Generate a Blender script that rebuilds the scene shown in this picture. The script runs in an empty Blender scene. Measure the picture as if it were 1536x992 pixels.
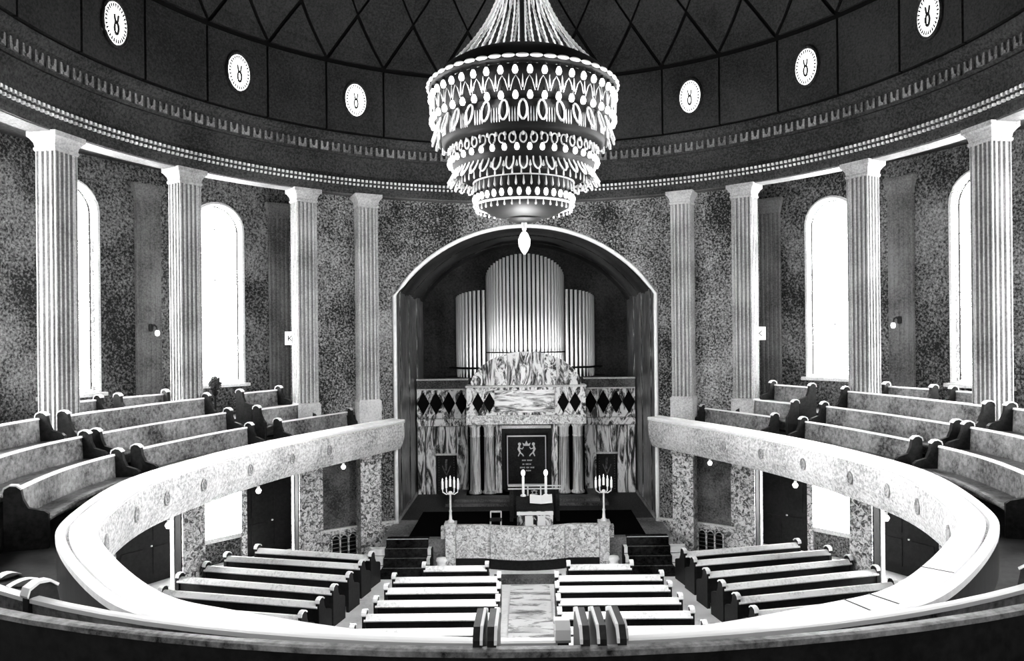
import bpy, math, random
from mathutils import Matrix, Vector
random.seed(7)
SC = bpy.context.scene
COL = SC.collection
PI = math.pi
R_ = math.radians

# ------------------------------------------------------------------ camera, world, exposure
CAMY, CAMZ, F, CX, CY = -14.7, 7.1, 1100.0, 788.0, 505.0
cam = bpy.data.cameras.new('camera')
cam.sensor_width = 36.0
cam.lens = F / 1536.0 * 36.0
cam.shift_x = (768.0 - CX) / 1536.0
cam.shift_y = (CY - 496.0) / 1536.0
cam.clip_start = 0.05
cam.clip_end = 200
camo = bpy.data.objects.new('camera', cam)
COL.objects.link(camo)
camo.matrix_world = (Matrix.Translation((0, CAMY, CAMZ)) @ Matrix.Rotation(PI / 2, 4, 'X')
                     @ Matrix.Rotation(R_(-0.6), 4, 'Z'))
SC.camera = camo
SC.view_settings.view_transform = 'Standard'
SC.view_settings.look = 'None'
SC.view_settings.gamma = 1.0
SC.view_settings.use_curve_mapping = False
SC.view_settings.exposure = 0.7
world = bpy.data.worlds.new('world')
SC.world = world
world.use_nodes = True
world.node_tree.nodes['Background'].inputs[0].default_value = (1, 1, 1, 1)
world.node_tree.nodes['Background'].inputs[1].default_value = 0.55
WIN_STRENGTH = 34.0          # daylight behind the tall windows
OCU_STRENGTH = 2.6          # lit round windows in the dome
LAMP_W = 950.0              # chandelier light

def PX(px, py, D):
    """photo pixel at depth D from the camera -> point of the place"""
    return Vector(((px - CX) * D / F, D + CAMY, CAMZ - (py - CY) * D / F))
def px_of(x, y):
    return CX + F * x / (y - CAMY)

# ------------------------------------------------------------------ materials
def ramp_node(nt, stops):
    r = nt.nodes.new('ShaderNodeValToRGB')
    e = r.color_ramp.elements
    while len(e) < len(stops):
        e.new(0.5)
    for i, (p, v) in enumerate(stops):
        e[i].position = p
        e[i].color = (v, v, v, 1)
    return r
def base_mat(name, rough=0.6, spec=0.3):
    m = bpy.data.materials.new(name)
    m.use_nodes = True
    b = m.node_tree.nodes['Principled BSDF']
    b.inputs['Roughness'].default_value = rough
    b.inputs['Specular IOR Level'].default_value = spec
    return m, m.node_tree, b
def coords(nt, scale):
    g = nt.nodes.new('ShaderNodeNewGeometry')
    mp = nt.nodes.new('ShaderNodeMapping')
    mp.inputs['Scale'].default_value = scale if isinstance(scale, tuple) else (scale,) * 3
    nt.links.new(g.outputs['Position'], mp.inputs['Vector'])
    return mp.outputs['Vector']
def grain(name, lo, hi, scale=16.0, big=0.7, rough=0.65, spec=0.2, mid=(0.40, 0.62), bump=0.0, bigamt=0.45):
    """plaster, wood or stone: fine uneven grain over a slow mottling"""
    m, nt, b = base_mat(name, rough, spec)
    L = nt.links
    n1 = nt.nodes.new('ShaderNodeTexNoise')
    n1.inputs['Scale'].default_value = 1.0
    n1.inputs['Detail'].default_value = 4.0
    n1.inputs['Roughness'].default_value = 0.7
    L.new(coords(nt, scale), n1.inputs['Vector'])
    n2 = nt.nodes.new('ShaderNodeTexNoise')
    n2.inputs['Scale'].default_value = 1.0
    n2.inputs['Detail'].default_value = 3.0
    L.new(coords(nt, big), n2.inputs['Vector'])
    mx = nt.nodes.new('ShaderNodeMix')
    mx.data_type = 'FLOAT'
    mx.inputs['Factor'].default_value = bigamt
    L.new(n1.outputs['Fac'], mx.inputs['A'])
    L.new(n2.outputs['Fac'], mx.inputs['B'])
    r = ramp_node(nt, [(mid[0], lo), (mid[1], hi)])
    L.new(mx.outputs['Result'], r.inputs['Fac'])
    L.new(r.outputs['Color'], b.inputs['Base Color'])
    if bump:
        bp = nt.nodes.new('ShaderNodeBump')
        bp.inputs['Strength'].default_value = bump
        bp.inputs['Distance'].default_value = 0.02
        L.new(n1.outputs['Fac'], bp.inputs['Height'])
        L.new(bp.outputs['Normal'], b.inputs['Normal'])
    return m
def speckle(name, lo, hi, scale=9.0, mid=(0.42, 0.56), rough=0.35):
    """brecciated marble: light and dark flecks"""
    m, nt, b = base_mat(name, rough, 0.4)
    L = nt.links
    n0 = nt.nodes.new('ShaderNodeTexNoise')
    n0.inputs['Scale'].default_value = 1.0
    n0.inputs['Detail'].default_value = 5.0
    n0.inputs['Roughness'].default_value = 0.75
    n0.inputs['Distortion'].default_value = 1.2
    L.new(coords(nt, scale), n0.inputs['Vector'])
    r = ramp_node(nt, [(mid[0], lo), ((mid[0] + mid[1]) / 2, (lo + hi) * 0.45), (mid[1], hi)])
    L.new(n0.outputs['Fac'], r.inputs['Fac'])
    L.new(r.outputs['Color'], b.inputs['Base Color'])
    return m
def veined(name, lo, hi, scale=(2.2, 2.2, 0.7), mid=(0.40, 0.47, 0.55), dist=2.2, rough=0.3):
    m, nt, b = base_mat(name, rough, 0.4)
    L = nt.links
    n0 = nt.nodes.new('ShaderNodeTexNoise')
    n0.inputs['Scale'].default_value = 1.0
    n0.inputs['Detail'].default_value = 6.0
    n0.inputs['Roughness'].default_value = 0.68
    n0.inputs['Distortion'].default_value = dist
    L.new(coords(nt, scale), n0.inputs['Vector'])
    r = ramp_node(nt, [(mid[0], lo), (mid[1], (lo * 2 + hi) / 3), (mid[2], hi)])
    L.new(n0.outputs['Fac'], r.inputs['Fac'])
    L.new(r.outputs['Color'], b.inputs['Base Color'])
    return m
def plain(name, v, rough=0.5, spec=0.3, metal=0.0):
    m, nt, b = base_mat(name, rough, spec)
    b.inputs['Base Color'].default_value = (v, v, v, 1)
    b.inputs['Metallic'].default_value = metal
    return m
def glow(name, strength, v=1.0):
    m = bpy.data.materials.new(name)
    m.use_nodes = True
    nt = m.node_tree
    nt.nodes.clear()
    e = nt.nodes.new('ShaderNodeEmission')
    e.inputs['Color'].default_value = (v, v, v, 1)
    e.inputs['Strength'].default_value = strength
    o = nt.nodes.new('ShaderNodeOutputMaterial')
    nt.links.new(e.outputs[0], o.inputs[0])
    return m
M = {}
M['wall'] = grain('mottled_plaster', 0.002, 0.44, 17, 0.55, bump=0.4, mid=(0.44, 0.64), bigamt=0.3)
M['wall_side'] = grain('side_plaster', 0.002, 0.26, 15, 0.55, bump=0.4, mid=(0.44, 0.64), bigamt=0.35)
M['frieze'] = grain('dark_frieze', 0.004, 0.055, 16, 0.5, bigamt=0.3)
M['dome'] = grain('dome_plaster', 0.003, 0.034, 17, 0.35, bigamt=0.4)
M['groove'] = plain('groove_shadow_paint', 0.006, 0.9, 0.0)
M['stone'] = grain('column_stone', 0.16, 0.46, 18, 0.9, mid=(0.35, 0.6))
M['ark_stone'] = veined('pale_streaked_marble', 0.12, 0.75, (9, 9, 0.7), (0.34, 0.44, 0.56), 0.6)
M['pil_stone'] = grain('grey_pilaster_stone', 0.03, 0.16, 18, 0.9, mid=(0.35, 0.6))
M['rosette'] = grain('rosette_plaster', 0.2, 0.5, 20, 0.9)
M['trim'] = grain('pale_trim_stone', 0.45, 0.8, 20, 0.9)
M['crest'] = grain('crest_plaster', 0.06, 0.28, 20, 0.9)
M['fleck'] = speckle('flecked_marble', 0.03, 0.72, 8.0)
M['fleck_light'] = speckle('light_flecked_marble', 0.10, 0.85, 8.5, (0.36, 0.56))
M['vein'] = veined('veined_marble', 0.006, 0.85, (2.2, 2.2, 1.2), (0.42, 0.475, 0.53), 2.6)
M['vein_v'] = veined('upright_veined_marble', 0.006, 0.8, (3.0, 3.0, 0.6), (0.42, 0.48, 0.55), 2.6)
M['vein_h'] = veined('level_veined_marble', 0.015, 0.9, (0.5, 1.2, 2.4))
M['niche'] = veined('dark_niche_marble', 0.003, 0.42, (7, 7, 0.6), (0.46, 0.55, 0.64), 3.0)
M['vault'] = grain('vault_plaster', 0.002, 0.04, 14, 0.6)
M['rail'] = grain('balcony_plaster', 0.12, 0.66, 15, 0.8, mid=(0.34, 0.60), bigamt=0.3)
M['cap'] = grain('white_rail_cap', 0.8, 0.95, 8, 0.7, rough=0.4)
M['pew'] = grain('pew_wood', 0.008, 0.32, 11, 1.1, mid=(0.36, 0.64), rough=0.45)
M['pew_top'] = plain('pew_worn_edge_and_highlight', 0.75, 0.4)  # worn pew tops, and the painted highlight on rear pew ends
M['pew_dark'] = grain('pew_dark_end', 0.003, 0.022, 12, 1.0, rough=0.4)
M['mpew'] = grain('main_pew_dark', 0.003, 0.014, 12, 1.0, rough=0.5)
M['ledge'] = grain('pew_ledge_wood', 0.45, 0.88, 14, 1.1, mid=(0.32, 0.5))
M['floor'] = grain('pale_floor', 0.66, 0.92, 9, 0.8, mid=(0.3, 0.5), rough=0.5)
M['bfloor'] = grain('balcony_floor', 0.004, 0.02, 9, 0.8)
M['black'] = plain('black_carpet', 0.004, 0.95, 0.0)
M['stair_carpet'] = grain('stair_carpet', 0.003, 0.03, 8, 1.2, rough=0.95, spec=0.0)
M['runner'] = veined('aisle_runner', 0.2, 0.85, (1.0, 3.5, 3.5), (0.36, 0.44, 0.50), 1.0, 0.9)
M['door'] = grain('dark_door_wood', 0.004, 0.016, 10, 1.0)
M['panel'] = grain('grey_wall_panel', 0.02, 0.16, 18, 1.2)
M['metal_dark'] = plain('dark_bronze', 0.003, 0.6, 0.2)
M['metal'] = plain('pale_metal', 0.75, 0.3, 0.6)
M['bead'] = plain('crystal_bead', 0.95, 0.15, 0.9)
M['drop'] = plain('smoky_crystal', 0.5, 0.1, 0.9)
M['pipe'] = plain('organ_pipe_metal', 0.95, 0.36, 0.5, 0.25)
M['curtain'] = grain('dark_curtain', 0.003, 0.02, 20, 1.0, rough=0.9)
M['thread'] = plain('silver_thread', 0.6, 0.4)
M['white'] = plain('white_cloth', 0.9, 0.7)
M['paper'] = plain('white_paper', 0.9, 0.7)
M['window'] = glow('daylit_glass', WIN_STRENGTH)
M['oculus'] = glow('lit_round_glass', OCU_STRENGTH)
M['bulb'] = glow('lit_bulb', 2.2)
M['leaf'] = grain('dark_leaf', 0.006, 0.06, 25, 2.0)

# ------------------------------------------------------------------ mesh helpers
class MB:
    def __init__(s):
        s.v = []; s.f = []
    def add(s, vs, fs):
        o = len(s.v)
        s.v += [tuple(p) for p in vs]
        s.f += [tuple(i + o for i in f) for f in fs]
        return s
    def box(s, c, size, rz=0.0):
        hx, hy, hz = size[0] / 2, size[1] / 2, size[2] / 2
        ca, sa = math.cos(rz), math.sin(rz)
        vs = []
        for z in (-hz, hz):
            for x, y in ((-hx, -hy), (hx, -hy), (hx, hy), (-hx, hy)):
                vs.append((c[0] + x * ca - y * sa, c[1] + x * sa + y * ca, c[2] + z))
        return s.add(vs, [(3, 2, 1, 0), (4, 5, 6, 7), (0, 1, 5, 4), (1, 2, 6, 5), (2, 3, 7, 6), (3, 0, 4, 7)])
    def prism(s, poly, fn0, fn1):
        """poly: 2D outline; fn0/fn1 map (u,v) to the two end faces"""
        n = len(poly)
        vs = [fn0(*p) for p in poly] + [fn1(*p) for p in poly]
        fs = [tuple(range(n - 1, -1, -1)), tuple(range(n, 2 * n))]
        fs += [(i, (i + 1) % n, n + (i + 1) % n, n + i) for i in range(n)]
        return s.add(vs, fs)
    def sweep(s, path, prof, closed=True, caps=True):
        """path: (x, y, nx, ny); prof: (offset along normal, z)"""
        n, k = len(path), len(prof)
        vs = [(x + nx * o, y + ny * o, z) for (x, y, nx, ny) in path for (o, z) in prof]
        fs = []
        kk = k if closed else k - 1
        for i in range(n - 1):
            for j in range(kk):
                a, b = i * k + j, i * k + (j + 1) % k
                fs.append((a, b, b + k, a + k))
        if closed and caps:
            fs.append(tuple(range(k - 1, -1, -1)))
            fs.append(tuple((n - 1) * k + j for j in range(k)))
        return s.add(vs, fs)
    def lathe(s, prof, n=24, c=(0, 0, 0), a0=0.0, a1=2 * PI):
        full = abs(a1 - a0 - 2 * PI) < 1e-6
        m = n if full else n + 1
        k = len(prof)
        vs = []
        for i in range(m):
            a = a0 + (a1 - a0) * i / n
            for r, z in prof:
                vs.append((c[0] + r * math.sin(a), c[1] + r * math.cos(a), c[2] + z))
        fs = []
        for i in range(n):
            i2 = (i + 1) % m
            for j in range(k - 1):
                fs.append((i * k + j, i * k + j + 1, i2 * k + j + 1, i2 * k + j))
        return s.add(vs, fs)
    def tube(s, pts, r, n=6, closed=False):
        pts = [Vector(p) for p in pts]
        m = len(pts)
        rr = r if isinstance(r, (list, tuple)) else [r] * m
        vs = []
        for i, p in enumerate(pts):
            if closed:
                t = pts[(i + 1) % m] - pts[i - 1]
            else:
                t = pts[min(i + 1, m - 1)] - pts[max(i - 1, 0)]
            t.normalize()
            up = Vector((0, 0, 1)) if abs(t.z) < 0.9 else Vector((0, 1, 0))
            u = t.cross(up).normalized()
            w = u.cross(t)
            for j in range(n):
                a = 2 * PI * j / n
                vs.append(p + (u * math.cos(a) + w * math.sin(a)) * rr[i])
        fs = []
        for i in range(m if closed else m - 1):
            i2 = (i + 1) % m
            for j in range(n):
                j2 = (j + 1) % n
                fs.append((i * n + j, i * n + j2, i2 * n + j2, i2 * n + j))
        if not closed:
            fs.append(tuple(range(n - 1, -1, -1)))
            fs.append(tuple((m - 1) * n + j for j in range(n)))
        return s.add(vs, fs)
    def mesh(s, name, mat, smooth=False):
        me = bpy.data.meshes.new(name)
        me.from_pydata(s.v, [], s.f)
        if mat:
            me.materials.append(M[mat] if isinstance(mat, str) else mat)
        if smooth:
            me.polygons.foreach_set('use_smooth', [True] * len(me.polygons))
        me.update()
        return me
    def build(s, name, mat, parent=None, smooth=False, loc=None, rz=0.0):
        o = bpy.data.objects.new(name, s.mesh(name, mat, smooth))
        return link(o, parent, loc, rz)
def link(o, parent=None, loc=None, rz=0.0):
    COL.objects.link(o)
    if loc is not None:
        o.location = loc
    o.rotation_euler = (0, 0, rz)
    if parent is not None:
        o.parent = parent
    return o
def inst(name, me, parent=None, loc=(0, 0, 0), rz=0.0):
    return link(bpy.data.objects.new(name, me), parent, loc, rz)
def tag(o, label, cat, group=None):
    o['label'] = label
    o['category'] = cat
    if group:
        o['group'] = group
    return o
def structure(o, label=None):
    o['kind'] = 'structure'
    if label:
        o['label'] = label
    return o
def thing(name, label, cat, loc=(0, 0, 0), rz=0.0, group=None):
    o = bpy.data.objects.new(name, None)
    o.empty_display_size = 0.1
    link(o, None, loc, rz)
    return tag(o, label, cat, group)
def empty(name):
    o = bpy.data.objects.new(name, None)
    o.empty_display_size = 0.1
    return link(o)
def copy_tree(o, parent=None):
    c = o.copy()
    COL.objects.link(c)
    if parent is not None:
        c.parent = parent
    for ch in list(o.children):
        copy_tree(ch, c)
    return c
def ring(R, a0, a1, n):
    """circle about the room's centre; degrees from straight ahead, clockwise"""
    out = []
    for i in range(n + 1):
        a = R_(a0 + (a1 - a0) * i / n)
        out.append((R * math.sin(a), R * math.cos(a), math.sin(a), math.cos(a)))
    return out
def pol(R, a, z=0.0):
    return (R * math.sin(R_(a)), R * math.cos(R_(a)), z)

# levels (metres above the main floor)
Z_CAP = CAMZ + 4.65        # column tops
Z_BALC = 4.75              # upper aisle floor behind the columns
Z_RAIL = CAMZ - 2.70       # balcony rail top
RC = 10.7                  # radius of the column ring
RO = 13.0                  # radius of the outer wall
COLS = [29.2, 40.0, 60.0, 80.0]
NX = 4.38                  # half width of the niche
NZ, NTOP = 8.5, 10.95      # niche spring line and crown
ZP = 0.87                  # platform level

# ------------------------------------------------------------------ floor
fl = MB().sweep(ring(0.0, -180, 180, 96), [(0.0, -0.2), (13.6, -0.2), (13.6, 0.0), (0.0, 0.0)], caps=False)
structure(fl.build('floor', 'floor'), 'pale worn main floor between the pews')

# ------------------------------------------------------------------ front wall with arched niche
def arch_z(x):
    t = min(1.0, abs(x) / NX)
    rise = NTOP - NZ
    Rr = (NX * NX + rise * rise) / (2 * rise)
    return NTOP - Rr + math.sqrt(Rr * Rr - (t * NX) ** 2)
RF = 10.85
def front_wall():
    mb = MB()
    a_n = math.degrees(math.asin(NX / RF))
    T = 0.35
    def hexa(a0, a1, z0a, z0b, z1):
        q = []
        for a, z0 in ((a0, z0a), (a1, z0b)):
            for r in (RF, RF + T):
                for z in (z0, z1):
                    q.append(pol(r, a, z))
        mb.add(q, [(0, 1, 5, 4), (2, 6, 7, 3), (0, 4, 6, 2), (1, 3, 7, 5), (0, 2, 3, 1), (4, 5, 7, 6)])
    n = 12
    for sgn in (-1, 1):
        for i in range(n):
            a0 = a_n + (41.0 - a_n) * i / n
            a1 = a_n + (41.0 - a_n) * (i + 1) / n
            hexa(sgn * a0, sgn * a1, 0.0, 0.0, Z_CAP + 0.4)
    n = 40
    for i in range(n):
        a0 = -a_n + 2 * a_n * i / n
        a1 = -a_n + 2 * a_n * (i + 1) / n
        hexa(a0, a1, arch_z(RF * math.sin(R_(a0))), arch_z(RF * math.sin(R_(a1))), Z_CAP + 0.4)
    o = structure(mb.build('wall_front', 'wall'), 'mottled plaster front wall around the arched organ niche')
    # pale moulding round the arch
    pts = []
    y_at = lambda x: math.sqrt(RF * RF - x * x) - 0.03
    for i in range(13):
        pts.append((-NX, y_at(NX), ZP + (NZ - ZP) * i / 12))
    for i in range(1, 40):
        x = -NX + 2 * NX * i / 40
        pts.append((x, y_at(x), arch_z(x)))
    for i in range(13):
        pts.append((NX, y_at(NX), NZ - (NZ - ZP) * i / 12))
    MB().tube(pts, 0.07, 8).build('arch_moulding', 'cap', o, True)
    # marble dado
    for sgn in (-1, 1):
        seg = ring(RF, sgn * a_n, sgn * 40.0, 10)
        MB().sweep(seg, [(-0.07, 0.0), (0.02, 0.0), (0.02, 0.93), (-0.07, 0.93)]).build('dado', 'fleck', o)
        MB().sweep(seg, [(-0.10, 0.93), (0.02, 0.93), (0.02, 0.99), (-0.10, 0.99)]).build('dado_cap', 'trim', o)
        # framed grey panel and its marble border between the two piers
        seg = ring(RF, sgn * 31.2, sgn * 37.9, 8)
        MB().sweep(seg, [(-0.03, 1.0), (0.02, 1.0), (0.02, 3.3), (-0.03, 3.3)]).build('wall_panel', 'panel', o)
        for a0, a1 in ((37.0, 39.2),):
            seg = ring(RF, sgn * a0, sgn * a1, 3)
            MB().sweep(seg, [(-0.08, 0.99), (0.02, 0.99), (0.02, 3.3), (-0.08, 3.3)]).build('panel_border', 'fleck', o)
    return o
wall_front = front_wall()

# radial end walls joining the front wall to the outer wall
for sgn, nm in ((-1, 'wall_end_left'), (1, 'wall_end_right')):
    mb = MB()
    a = sgn * 38.2
    q = []
    for aa in (a, a - sgn * 0.9):
        for r in (RF, RO + 0.3):
            for z in (0, Z_CAP + 0.5):
                q.append(pol(r, aa, z))
    mb.add(q, [(0, 1, 3, 2), (4, 6, 7, 5), (0, 4, 5, 1), (2, 3, 7, 6), (0, 2, 6, 4), (1, 5, 7, 3)])
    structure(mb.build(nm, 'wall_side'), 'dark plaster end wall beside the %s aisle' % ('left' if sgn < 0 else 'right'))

# ------------------------------------------------------------------ outer walls with windows
WIN_W = 1.62
UP0, UP_SP, UPT = 5.72, 10.62, 11.40        # sill, spring, crown of tall windows
LO0, LO1 = 0.78, 3.05                       # lower windows
WINS = [48.6, 68.5, 88.5, 108.5]
LOWIN = [(48.3, 1.45), (70.6, 1.3)]
def up_top(dx):
    h = WIN_W / 2
    t = max(0.0, 1 - (dx / h) ** 2)
    return UP_SP + (UPT - UP_SP) * math.sqrt(t)
def outer_wall(sgn):
    mb = MB()
    T = 0.4
    edges = set()
    a = 37.0
    while a < 128:
        edges.add(round(a, 3)); a += 2.5
    deg = lambda w: math.degrees(w / RO)
    for c in WINS:
        for i in range(17):
            edges.add(round(c - deg(WIN_W / 2) + deg(WIN_W) * i / 16, 3))
    for c, w in LOWIN:
        edges.add(round(c - deg(w / 2), 3)); edges.add(round(c + deg(w / 2), 3))
    E = sorted(edges)
    def gaps(m, a):
        g = []
        for c, w in LOWIN:
            if abs(m - c) < deg(w / 2):
                g.append((LO0, LO1))
        for c in WINS:
            if abs(m - c) < deg(WIN_W / 2):
                g.append((UP0, up_top(R_(a - c) * RO)))
        return g
    ZT = Z_CAP + 0.5
    for a0, a1 in zip(E[:-1], E[1:]):
        m = (a0 + a1) / 2
        g0, g1 = gaps(m, a0), gaps(m, a1)
        lo0 = lo1 = 0.0
        segs = []
        for (p0, p1), (q0, q1) in zip(g0, g1):
            segs.append((lo0, lo1, p0, q0)); lo0, lo1 = p1, q1
        segs.append((lo0, lo1, ZT, ZT))
        for b0, b1, t0, t1 in segs:
            q = []
            for aa, z0, z1 in ((a0, b0, t0), (a1, b1, t1)):
                for r in (RO, RO + T):
                    for z in (z0, z1):
                        q.append(pol(r, sgn * aa, z))
            mb.add(q, [(0, 1, 5, 4), (2, 6, 7, 3), (0, 4, 6, 2), (1, 3, 7, 5), (0, 2, 3, 1), (4, 5, 7, 6)])
    side = 'left' if sgn < 0 else 'right'
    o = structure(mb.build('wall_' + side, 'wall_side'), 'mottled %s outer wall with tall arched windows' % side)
    return o
WN = [0]
def tall_window(sgn, c, label):
    WN[0] += 1
    w = structure(empty('window_%d' % WN[0]), label)
    w.location = pol(RO, sgn * c, 0)
    w.rotation_euler = (0, 0, -R_(sgn * c))
    h = WIN_W / 2
    # local: x along wall, y outward
    outline = [(-h, UP0), (h, UP0)] + [(h * math.cos(PI * i / 16), UP_SP + (UPT - UP_SP) * math.sin(PI * i / 16)) for i in range(17)]
    pts = [(x, -0.03, z) for x, z in outline]
    MB().tube(pts, 0.075, 6, True).build('window_frame', 'trim', w)
    MB().box((0, -0.06, UP0 - 0.08), (WIN_W + 0.3, 0.3, 0.1)).build('window_sill', 'trim', w)
    zs = [UP0 + 0.05 + (UP_SP - UP0 - 0.05) * i / 6 for i in range(7)]
    for col in (-1, 1):
        for i in range(6):
            x0, x1 = (-h + 0.05, -0.02) if col < 0 else (0.02, h - 0.05)
            MB().box(((x0 + x1) / 2, 0.2, (zs[i] + zs[i + 1]) / 2), (x1 - x0, 0.02, zs[i + 1] - zs[i] - 0.03)).build('pane', 'window', w)
        arc = [(0.02, UP_SP + 0.02)] + [((h - 0.05) * math.cos(PI / 2 * i / 8), UP_SP + 0.02 + (UPT - UP_SP - 0.05) * math.sin(PI / 2 * i / 8)) for i in range(9)]
        arc[-1] = (0.02, arc[-1][1])
        if col < 0:
            arc = [(-x, z) for x, z in arc][::-1]
        MB().prism(arc, lambda u, v: (u, 0.19, v), lambda u, v: (u, 0.21, v)).build('pane', 'window', w)
    mb = MB()
    mb.box((0, 0.2, (UP0 + UPT) / 2), (0.02, 0.03, UPT - UP0))
    mb.build('mullion', 'metal_dark', w)
    for z in zs[1:]:
        MB().box((0, 0.2, z), (WIN_W - 0.05, 0.03, 0.02)).build('glazing_bar', 'metal_dark', w)
    MB().tube([(x * 0.90, 0.17, z + (0.06 if z < UP0 + 0.1 else -0.06 * (z - UP0) / (UPT - UP0))) for x, z in outline], 0.026, 5, True).build('leaded_edge', 'metal_dark', w)
    for i in range(7):
        MB().tube([(-0.6 + 0.2 * i + 0.055 * math.cos(PI * k / 6), 0.17, UP0 + 0.22 + 0.09 * math.sin(PI * k / 6)) for k in range(7)], 0.013, 4).build('border_arch', 'metal_dark', w)
    MB().box((0, 0.17, UP0 + 0.20), (WIN_W - 0.1, 0.02, 0.02)).build('border_bar', 'metal_dark', w)
    MB().box((0, 0.36, (UP0 + UPT) / 2), (WIN_W + 0.3, 0.04, UPT - UP0 + 0.3)).build('outer_blind', 'white', w)
    return w
def low_window(sgn, c, wd, label):
    WN[0] += 1
    w = structure(empty('window_%d' % WN[0]), label)
    w.location = pol(RO, sgn * c, 0)
    w.rotation_euler = (0, 0, -R_(sgn * c))
    h = wd / 2
    mb = MB()
    for x in (-h, h):
        mb.box((x, -0.02, (LO0 + LO1) / 2), (0.14, 0.16, LO1 - LO0))
    mb.box((0, -0.02, LO0), (wd + 0.14, 0.18, 0.14))
    mb.build('window_frame', 'trim', w)
    for i in range(2):
        for j in range(2):
            x = (-0.5 + i) * (h - 0.05)
            z = LO0 + 0.07 + (LO1 - LO0 - 0.07) * (j + 0.5) / 2
            MB().box((x, 0.12, z), (h - 0.09, 0.02, (LO1 - LO0) / 2 - 0.06)).build('pane', 'window', w)
    MB().box((0, 0.12, (LO0 + LO1) / 2), (0.03, 0.03, LO1 - LO0)).build('mullion', 'metal', w)
    MB().box((0, 0.12, LO0 + 0.07 + (LO1 - LO0 - 0.07) / 2), (wd - .1, 0.03, 0.03)).build('glazing_bar', 'metal', w)
    MB().box((0, 0.34, (LO0 + LO1) / 2), (wd + 0.2, 0.04, LO1 - LO0 + 0.2)).build('outer_blind', 'white', w)
DN = [0]
def low_door(sgn, c, wd, label):
    DN[0] += 1
    d = structure(empty('door_%d' % DN[0]), label)
    d.location = pol(RO, sgn * c, 0)
    d.rotation_euler = (0, 0, -R_(sgn * c))
    MB().box((0, -0.07, 1.35), (wd, 0.08, 2.7)).build('door_leaf', 'door', d)
    for x in (-wd / 4, wd / 4):
        for z, hh in ((0.65, 0.8), (1.85, 1.2)):
            MB().box((x, -0.12, z), (wd / 2 - 0.3, 0.03, hh)).build('door_panel', 'door', d)
    for x in (-wd / 2 - 0.09, wd / 2 + 0.09):
        MB().box((x, -0.08, 1.5), (0.18, 0.14, 3.0)).build('door_jamb', 'fleck', d)
    MB().box((0, -0.08, 2.87), (wd + 0.3, 0.14, 0.3)).build('door_head', 'door', d)
    MB().lathe([(0.0, -0.03), (0.03, -0.02), (0.035, 0.0), (0.03, 0.02), (0.0, 0.03)], 10, (0.08, -0.16, 1.1)).build('door_knob', 'metal', d)
for sgn in (-1, 1):
    side = 'left' if sgn < 0 else 'right'
    outer_wall(sgn)
    tall_window(sgn, WINS[0], 'tall glowing arched window between the second and third %s columns' % side)
    tall_window(sgn, WINS[1], 'tall glowing arched window beside the nearest %s column' % side)
    tall_window(sgn, WINS[2], 'tall arched window beyond the %s edge of the photo' % side)
    tall_window(sgn, WINS[3], 'tall arched window in the %s rear bay beside the camera' % side)
    low_window(sgn, LOWIN[0][0], LOWIN[0][1], 'bright square window under the %s balcony' % side)
    low_window(sgn, LOWIN[1][0], LOWIN[1][1], 'bright sliver of lower window behind the %s rail bend' % side)
    low_door(sgn, 41.6, 1.5, 'dark doorway nearest the stage under the %s balcony' % side)
    low_door(sgn, 59.0, 1.9, 'dark doorway nearer the camera under the %s balcony' % side)
    # flat ceiling of the side aisle
    o = MB().sweep(ring(10.9, sgn * 37.5, sgn * 128, 30), [(0, Z_CAP + 0.42), (2.6, Z_CAP + 0.42), (2.6, Z_CAP + 0.6), (0, Z_CAP + 0.6)])
    structure(o.build('ceiling_' + side, 'frieze'), 'dark flat ceiling over the %s upper aisle' % side)

# fluted pilasters on the outer wall and their wall lamps
def fluted_outline(w, d, nf_w, nf_d, dep=0.09):
    """closed outline of a rectangular shaft with flutes on each face"""
    pts = []
    def face(p0, p1, nrm, nf):
        L = math.hypot(p1[0] - p0[0], p1[1] - p0[1])
        tx, ty = (p1[0] - p0[0]) / L, (p1[1] - p0[1]) / L
        pts.append(p0)
        pitch = L / nf
        for i in range(nf):
            for f_, dd in ((0.2, 0), (0.24, 0.75), (0.5, 1.0), (0.76, 0.75), (0.8, 0)):
                s_ = (i + f_) * pitch
                pts.append((p0[0] + tx * s_ - nrm[0] * dep * dd, p0[1] + ty * s_ - nrm[1] * dep * dd))
    a, b = w / 2, d / 2
    face((-a, -b), (a, -b), (0, -1), nf_w)
    face((a, -b), (a, b), (1, 0), nf_d)
    face((a, b), (-a, b), (0, 1), nf_w)
    face((-a, b), (-a, -b), (-1, 0), nf_d)
    return pts
def loft_rect(mb, secs):
    """secs: (w, d, z)"""
    vs = []
    for w, d, z in secs:
        a, b = w / 2, d / 2
        vs += [(-a, -b, z), (a, -b, z), (a, b, z), (-a, b, z)]
    fs = [(3, 2, 1, 0), tuple(len(vs) - 4 + i for i in range(4))]
    for i in range(len(secs) - 1):
        for j in range(4):
            fs.append((i * 4 + j, i * 4 + (j + 1) % 4, i * 4 + 4 + (j + 1) % 4, i * 4 + 4 + j))
    return mb.add(vs, fs)
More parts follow.
